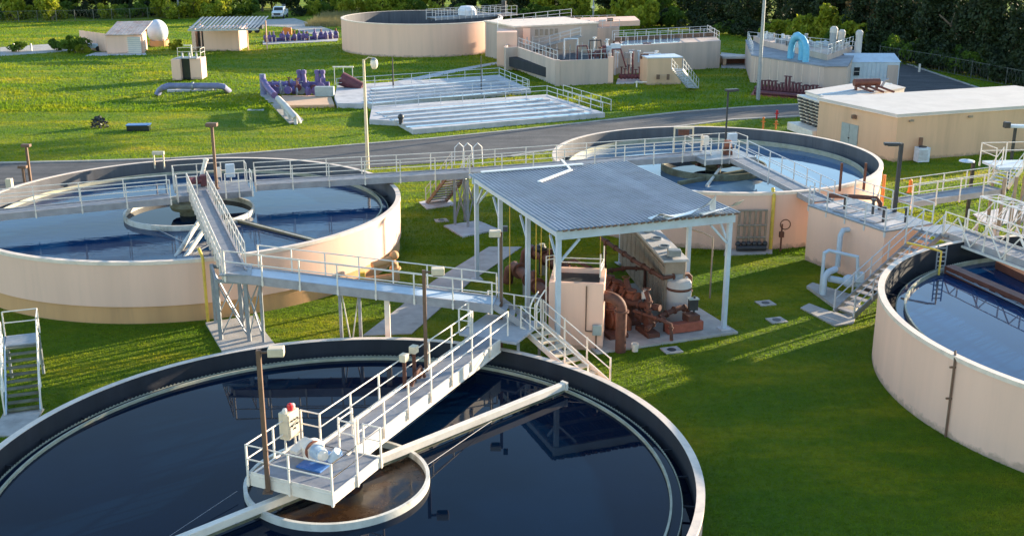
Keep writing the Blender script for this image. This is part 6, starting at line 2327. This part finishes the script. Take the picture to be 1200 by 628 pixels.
# ------------------------------------------------------------------ chain link fence along the tree line
def mesh_fence(label, pts, h=1.9, sp=3.0):
    t = thing('mesh_fence', label, 'fence', pts[0])
    fab = MB()
    for a, b in zip(pts[:-1], pts[1:]):
        n = max(1, int((b - a).length / sp))
        for k in range(n):
            p_ = a.lerp(b, k / n)
            shared('post', FP, t, p_)
        m = int((b - a).length / .6)
        for k in range(m):
            p_, q_ = a.lerp(b, k / m), a.lerp(b, (k + 1) / m)
            fab.beam(p_ + gz_ * .1, q_ + gz_ * h, .015, .015)
            fab.beam(q_ + gz_ * .1, p_ + gz_ * h, .015, .015)
        for z_ in (.1, h):
            fab.beam(a + gz_ * z_, b + gz_ * z_, .05, .05)
    part('wire_mesh', fab, M['fence_wire'], t, stuff=True)


FP = MB().box((0, 0, 1.0), (.08, .08, 2.0)).mesh('post', M['fence_wire'])
mesh_fence('wire mesh fence along the trees at the far left', [at(0, 27), at(110, 25), at(215, 21)])
mesh_fence('wire mesh fence along the dark hedge at the right', [at(1030, 72), at(1100, 84), at(1200, 105), at(1280, 122)])

# ------------------------------------------------------------------ vegetation
def crown_mesh(name, mat, rx, ry, rz, n, leaf, zc, seed, clumps=14, low=.2, droop=0.0):
    """many small leaf faces gathered in clumps round the volume of the crown"""
    g = np.random.default_rng(seed)
    cl = []
    while len(cl) < clumps:
        p = g.uniform(-1, 1, 3)
        r = np.linalg.norm(p)
        if r > 1 or r < .25:
            continue
        cl.append((p * .78, g.uniform(.22, .46)))
    idx = g.integers(0, clumps, n)
    cp = np.array([c[0] for c in cl])[idx]
    cr = np.array([c[1] for c in cl])[idx]
    d = g.normal(size=(n, 3))
    d /= np.linalg.norm(d, axis=1)[:, None]
    rad = g.uniform(.55, 1.05, n) ** .6
    pos = cp + d * (cr * rad)[:, None]
    pos[:, 2] -= droop * (pos[:, 0] ** 2 + pos[:, 1] ** 2)
    pos *= np.array([rx, ry, rz])
    pos[:, 2] += zc
    pos = pos[pos[:, 2] > low]
    n = len(pos)
    u = g.normal(size=(n, 3))
    u /= np.linalg.norm(u, axis=1)[:, None]
    v = np.cross(u, g.normal(size=(n, 3)))
    v /= np.linalg.norm(v, axis=1)[:, None]
    s = leaf * g.uniform(.6, 1.3, n)
    u *= s[:, None]
    v *= (s * .6)[:, None]
    V = np.empty((n, 4, 3))
    V[:, 0] = pos - u
    V[:, 1] = pos + v
    V[:, 2] = pos + u
    V[:, 3] = pos - v
    me = bpy.data.meshes.new(name)
    me.vertices.add(n * 4)
    me.vertices.foreach_set('co', V.ravel().astype(np.float32))
    me.loops.add(n * 4)
    me.loops.foreach_set('vertex_index', np.arange(n * 4, dtype=np.int32))
    me.polygons.add(n)
    me.polygons.foreach_set('loop_start', (np.arange(n) * 4).astype(np.int32))
    me.polygons.foreach_set('loop_total', np.full(n, 4, dtype=np.int32))
    me.materials.append(mat)
    me.update(calc_edges=True)
    return me


def trunk_mesh(h, r, mat, seed, limbs=6, spread=2.2, name='trunk'):
    g = random.Random(seed)
    mb = MB()
    pts = [Vector((0, 0, -.2))]
    for k in range(1, 6):
        pts.append(Vector((g.uniform(-.25, .25) * k * .4, g.uniform(-.25, .25) * k * .4, h * k / 5)))
    mb.tube(pts, [r * (1 - .14 * k) for k in range(6)], 9)
    for k in range(limbs):
        i = g.randint(1, 4)
        a = g.uniform(0, 2 * pi)
        s = pts[i]
        e1_ = s + Vector((cos(a), sin(a), .5)) * spread * g.uniform(.4, .7)
        e2_ = e1_ + Vector((cos(a + .4), sin(a + .4), .9)) * spread * g.uniform(.3, .6)
        mb.tube([s, e1_, e2_], [r * .45, r * .28, r * .1], 6)
    me = mb.mesh(name, mat)
    return me


CR = {
    'big0': crown_mesh('crown', M['leaf_mid'], 5.0, 4.2, 5.2, 5200, .30, 5.4, 1, 22),
    'big1': crown_mesh('crown', M['leaf_dark'], 5.2, 4.4, 6.0, 5600, .30, 6.2, 2, 24),
    'big2': crown_mesh('crown', M['leaf_dark'], 4.4, 4.0, 6.6, 5400, .28, 6.6, 3, 26, droop=.2),
    'dry': crown_mesh('crown', M['leaf_dry'], 3.6, 3.2, 4.0, 3000, .24, 4.4, 4, 16),
    'sh0': crown_mesh('foliage', M['leaf_yel'], 1.8, 1.5, 1.35, 1500, .16, 1.1, 5, 12, .05),
    'sh1': crown_mesh('foliage', M['leaf_mid'], 2.1, 1.6, 1.3, 1700, .16, 1.0, 6, 13, .05),
    'sh2': crown_mesh('foliage', M['leaf_yel'], 1.3, 1.2, 1.7, 1300, .15, 1.5, 7, 10, .05),
    'sh3': crown_mesh('foliage', M['leaf_dark'], 2.2, 1.8, 1.5, 1700, .17, 1.1, 8, 12, .05),
    'tall': crown_mesh('crown', M['leaf_dark'], 6.0, 5.5, 5.0, 4200, .38, 22.0, 9, 20, 5),
}
TRK = {'t0': trunk_mesh(7, .28, M['bark'], 1), 't1': trunk_mesh(8.5, .32, M['bark'], 2), 't2': trunk_mesh(6, .24, M['barkpale'], 3, 9),
       'tall': trunk_mesh(20, .5, M['bark'], 4, 3), 's': trunk_mesh(1.0, .08, M['bark'], 5, 5, .7, 'stem')}


def plant(name, label, cat, x, y, crown, trunk, s, group, rz=None):
    t = thing(name, label, cat, (x, y, 0), group)
    rz = random.uniform(0, 6.28) if rz is None else rz
    for nm, me in (('foliage' if trunk == 's' else 'crown', CR[crown]), ('stem' if trunk == 's' else 'trunk', TRK[trunk])):
        o = bpy.data.objects.new(nm, me)
        link(o)
        o.parent = t
        o.rotation_euler = (0, 0, rz)
        o.scale = (s, s * random.uniform(.9, 1.1), s * random.uniform(.9, 1.15))
    return t


# tree line: foot positions in picture columns, running from far left to near right
def line_y(px):
    pts = [(-150, 21), (0, 20), (200, 17), (420, 15), (600, 20), (760, 28), (860, 38), (940, 50), (1040, 66), (1120, 82), (1200, 98), (1330, 122)]
    for (a, ya), (b, yb) in zip(pts[:-1], pts[1:]):
        if px <= b:
            return ya + (yb - ya) * (px - a) / (b - a)
    return pts[-1][1]


kinds = [('big0', 't0', 'mid green bushy tree'), ('big1', 't1', 'dark green dense tree'), ('big2', 't1', 'dark drooping evergreen tree')]
px_ = -140.0
i = 0
while px_ < 1250:
    yb = line_y(px_)
    right = px_ > 790
    for row in range(2):
        if right:
            k = 1 + (i + row) % 2
        else:
            k = (i + row) % 3 if row == 0 else 1 + i % 2
        cr_, tk_, nm_ = kinds[k]
        q = at(px_ + random.uniform(-9, 9), yb - 1)
        q = q + Vector((random.uniform(-1, 1), 3.5 + row * 8 + random.uniform(-1.2, 1.2), 0))
        s = random.uniform(.8, 1.05) * (.8 if not right else .82)
        side = 'behind the right hand road' if right else 'along the far tree line'
        plant('tree', '%s %s, %s' % (nm_, side, 'front row' if row == 0 else 'back row'), 'tree', q.x, q.y, cr_, tk_, s, 'trees %s, %s, %s' % (side, nm_, 'front row' if row == 0 else 'back row'))
        i += 1
    px_ += 34 if not right else 42
for (px_, py_, s, lab) in ((840, 28, 1.0, 'leafless dry brown tree among the dark trees above the blue pipe arch'), (1010, 56, 1.1, 'large dry brown tree with pale trunk above the sheet shed'),
                          (1052, 60, 1.2, 'dry brown tree with leaning pale trunk at upper right'), (600, 17, .7, 'dry brown tree behind the tall round tank mixer')):
    q = at(px_, py_)
    plant('dry_tree', lab, 'tree', q.x, q.y, 'dry', 't2', s, None)
for (x, y, s, lab) in ((58, 158, 1.1, 'very tall slim tree rising over the wood at upper right, left one'), (70, 170, 1.2, 'very tall slim tree rising over the wood at upper right, right one')):
    plant('tall_tree', lab, 'tree', x, y, 'tall', 'tall', s, None)
q = at(1106, 80)
t = thing('fallen_trunk', 'pale bare trunk leaning across the dark wood at upper right', 'tree trunk', q)
xa, xb = at(1092, 80).x, at(1120, 80).x
za, zb_ = height(1094, 80, 17), height(1118, 80, 44)
part('trunk', MB().tube([(xa, q.y - .5, za), ((xa + xb) / 2, q.y - .6, (za + zb_) / 2 + .15), (xb, q.y - .5, zb_), (xb + .9, q.y - .3, 0)], [.07, .14, .2, .26], 8), M['bark'], t)
part('branch', MB().tube([((xa + xb) / 2, q.y - .6, (za + zb_) / 2 + .1), ((xa + xb) / 2 + .4, q.y - .6, za + .3)], [.07, .03], 6), M['bark'], t)

# shrubs in front of the trees
n_s = 0
px_ = -20.0
while px_ < 1230:
    yb = line_y(px_) + 2.5
    right = px_ > 790
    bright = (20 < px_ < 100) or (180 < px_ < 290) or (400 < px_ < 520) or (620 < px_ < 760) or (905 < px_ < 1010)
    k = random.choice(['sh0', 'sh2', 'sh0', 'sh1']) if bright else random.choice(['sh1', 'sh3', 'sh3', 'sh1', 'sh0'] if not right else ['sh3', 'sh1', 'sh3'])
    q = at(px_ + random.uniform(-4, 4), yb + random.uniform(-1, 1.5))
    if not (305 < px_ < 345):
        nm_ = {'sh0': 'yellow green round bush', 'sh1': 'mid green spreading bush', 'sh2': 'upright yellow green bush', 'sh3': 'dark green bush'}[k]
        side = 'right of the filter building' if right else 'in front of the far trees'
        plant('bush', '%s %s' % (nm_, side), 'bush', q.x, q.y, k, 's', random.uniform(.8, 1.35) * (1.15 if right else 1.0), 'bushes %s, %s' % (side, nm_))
    px_ += 11 if not right else 15
# taller sunlit bushes
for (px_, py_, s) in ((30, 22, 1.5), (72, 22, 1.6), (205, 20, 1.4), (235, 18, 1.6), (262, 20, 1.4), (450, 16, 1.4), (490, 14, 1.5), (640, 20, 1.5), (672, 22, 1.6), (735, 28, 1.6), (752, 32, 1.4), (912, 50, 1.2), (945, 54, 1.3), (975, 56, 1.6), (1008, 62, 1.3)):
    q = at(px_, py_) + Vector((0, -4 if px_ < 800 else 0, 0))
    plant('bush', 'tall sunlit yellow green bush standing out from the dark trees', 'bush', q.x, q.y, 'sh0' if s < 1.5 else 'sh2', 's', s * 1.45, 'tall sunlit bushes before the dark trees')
# small bushes by the garage and elsewhere
for (px_, py_, k, s, lab) in ((22, 61, 'sh1', .75, 'small green bush on the far left track'), (66, 60, 'sh1', .7, 'small green bush left of the board fence'), (88, 62, 'sh1', 1.0, 'green bush at the left end of the board fence'),
                              (98, 63, 'sh0', .6, 'small yellow bush in front of the board fence'), (206, 58, 'sh0', .6, 'small yellow bush between the ball tank and the pump house')):
    q = at(px_, py_)
    plant('bush', lab, 'bush', q.x, q.y, k, 's', s, None)

# dense hedge behind the right fence
mb = None
q0_, q1_ = at(1035, 68), at(1280, 116)
for k in range(16):
    q = q0_.lerp(q1_, (k + .5) / 16) + Vector((0, 1.6, 0))
    plant('hedge_bush', 'dark hedge bush right behind the wire fence at the upper right', 'hedge', q.x, q.y, 'sh3', 's', 1.35, 'dark hedge bushes behind the right fence')


def quads_object(name, V, mat):
    n = len(V)
    k = V.shape[1]
    me = bpy.data.meshes.new(name)
    me.vertices.add(n * k)
    me.vertices.foreach_set('co', V.reshape(-1).astype(np.float32))
    me.loops.add(n * k)
    me.loops.foreach_set('vertex_index', np.arange(n * k, dtype=np.int32))
    me.polygons.add(n)
    me.polygons.foreach_set('loop_start', (np.arange(n) * k).astype(np.int32))
    me.polygons.foreach_set('loop_total', np.full(n, k, dtype=np.int32))
    me.materials.append(mat)
    me.update(calc_edges=True)
    o = bpy.data.objects.new(name, me)
    link(o)
    o['kind'] = 'stuff'
    return o


def inpoly(x, y, poly):
    inside = np.zeros(len(x), bool)
    n = len(poly)
    for i in range(n):
        x1, y1 = poly[i]
        x2, y2 = poly[(i + 1) % n]
        if y1 == y2:
            continue
        c = ((y1 > y) != (y2 > y)) & (x < (x2 - x1) * (y - y1) / (y2 - y1) + x1)
        inside ^= c
    return inside


def blades(n, x0, x1, y0, y1, h, wd, seed, name='grass'):
    g = np.random.default_rng(seed)
    # more blades nearer the camera
    y = y0 + (y1 - y0) * g.random(n) ** 1.25
    hw = (y * CT + CAM_H * ST) * 600 / F_PX + 2
    x = g.uniform(-1, 1, n) * hw
    ok = (x > x0) & (x < x1)
    for (c, r, z) in (TA, TF, TR, TB, TT):
        ok &= (x - c[0]) ** 2 + (y - c[1]) ** 2 > (r + .03) ** 2
    for poly in ROADS:
        ok &= ~inpoly(x, y, poly)
    ok &= ~inpoly(x, y, [(p_.x, p_.y) for p_ in (E0, E1, E2, E3)])
    ok &= ~inpoly(x, y, [(p_.x, p_.y) for p_ in pts_box])
    x, y = x[ok], y[ok]
    n = len(x)
    a = g.uniform(0, 2 * pi, n)
    hh = h * g.uniform(.5, 1.25, n)
    ww = wd * g.uniform(.6, 1.3, n)
    lean = g.normal(0, .35, (n, 2)) * hh[:, None]
    z0 = np.array([gz(a_x, b_y) for a_x, b_y in zip(x, y)]) if y1 > 92 else np.zeros(n)
    V = np.empty((n, 3, 3))
    V[:, 0] = np.stack([x - np.cos(a) * ww, y - np.sin(a) * ww, z0 - .01], 1)
    V[:, 1] = np.stack([x + np.cos(a) * ww, y + np.sin(a) * ww, z0 - .01], 1)
    V[:, 2] = np.stack([x + lean[:, 0], y + lean[:, 1], z0 + hh], 1)
    return quads_object(name, V, M['blades'])


pts_box = pts if len(pts) == 4 else [Vector((2, 44, 0))] * 4
blades(420000, -40, 40, 24, 62, .065, .022, 21)
blades(140000, -60, 60, 60, 112, .11, .045, 22)
blades(80000, -110, 75, 108, 205, .20, .09, 23)

# dry reeds near the truck
g = np.random.default_rng(31)
n = 2600
q0_, q1_ = at(372, 24), at(400, 30)
x = g.uniform(q0_.x, q1_.x + 1, n)
y = g.uniform(q1_.y - 3, q0_.y + 8, n)
h = g.uniform(.4, 1.5, n)
V = np.stack([np.stack([x - .05, y, 0 * x], 1), np.stack([x + .05, y, 0 * x], 1), np.stack([x + g.normal(0, .25, n), y, h], 1)], 1)
quads_object('reeds', V, M['leaf_reed'])

# ------------------------------------------------------------------ labels of look-alikes: their order from the left
ONES = ['', 'first', 'second', 'third', 'fourth', 'fifth', 'sixth', 'seventh', 'eighth', 'ninth', 'tenth', 'eleventh', 'twelfth', 'thirteenth',
        'fourteenth', 'fifteenth', 'sixteenth', 'seventeenth', 'eighteenth', 'nineteenth']


def ordinal(n):
    if n < 20:
        return ONES[n]
    t_, o_n = divmod(n, 10)
    w_ = ['', '', 'twent', 'thirt', 'fort', 'fift', 'sixt', 'sevent', 'eight', 'ninet'][t_]
    return w_ + ('ieth' if o_n == 0 else 'y ' + ONES[o_n])


same = {}
for o in list(SC.collection.objects):
    if o.parent is None and o.get('group') and o.get('label'):
        same.setdefault((o['group'], o['label']), []).append(o)
for (gr, lab), os_ in same.items():
    if len(os_) > 1:
        os_.sort(key=lambda o: proj(o.location)[0])
        for k, o in enumerate(os_):
            o['label'] = lab + ', ' + ordinal(k + 1) + ' from the left'
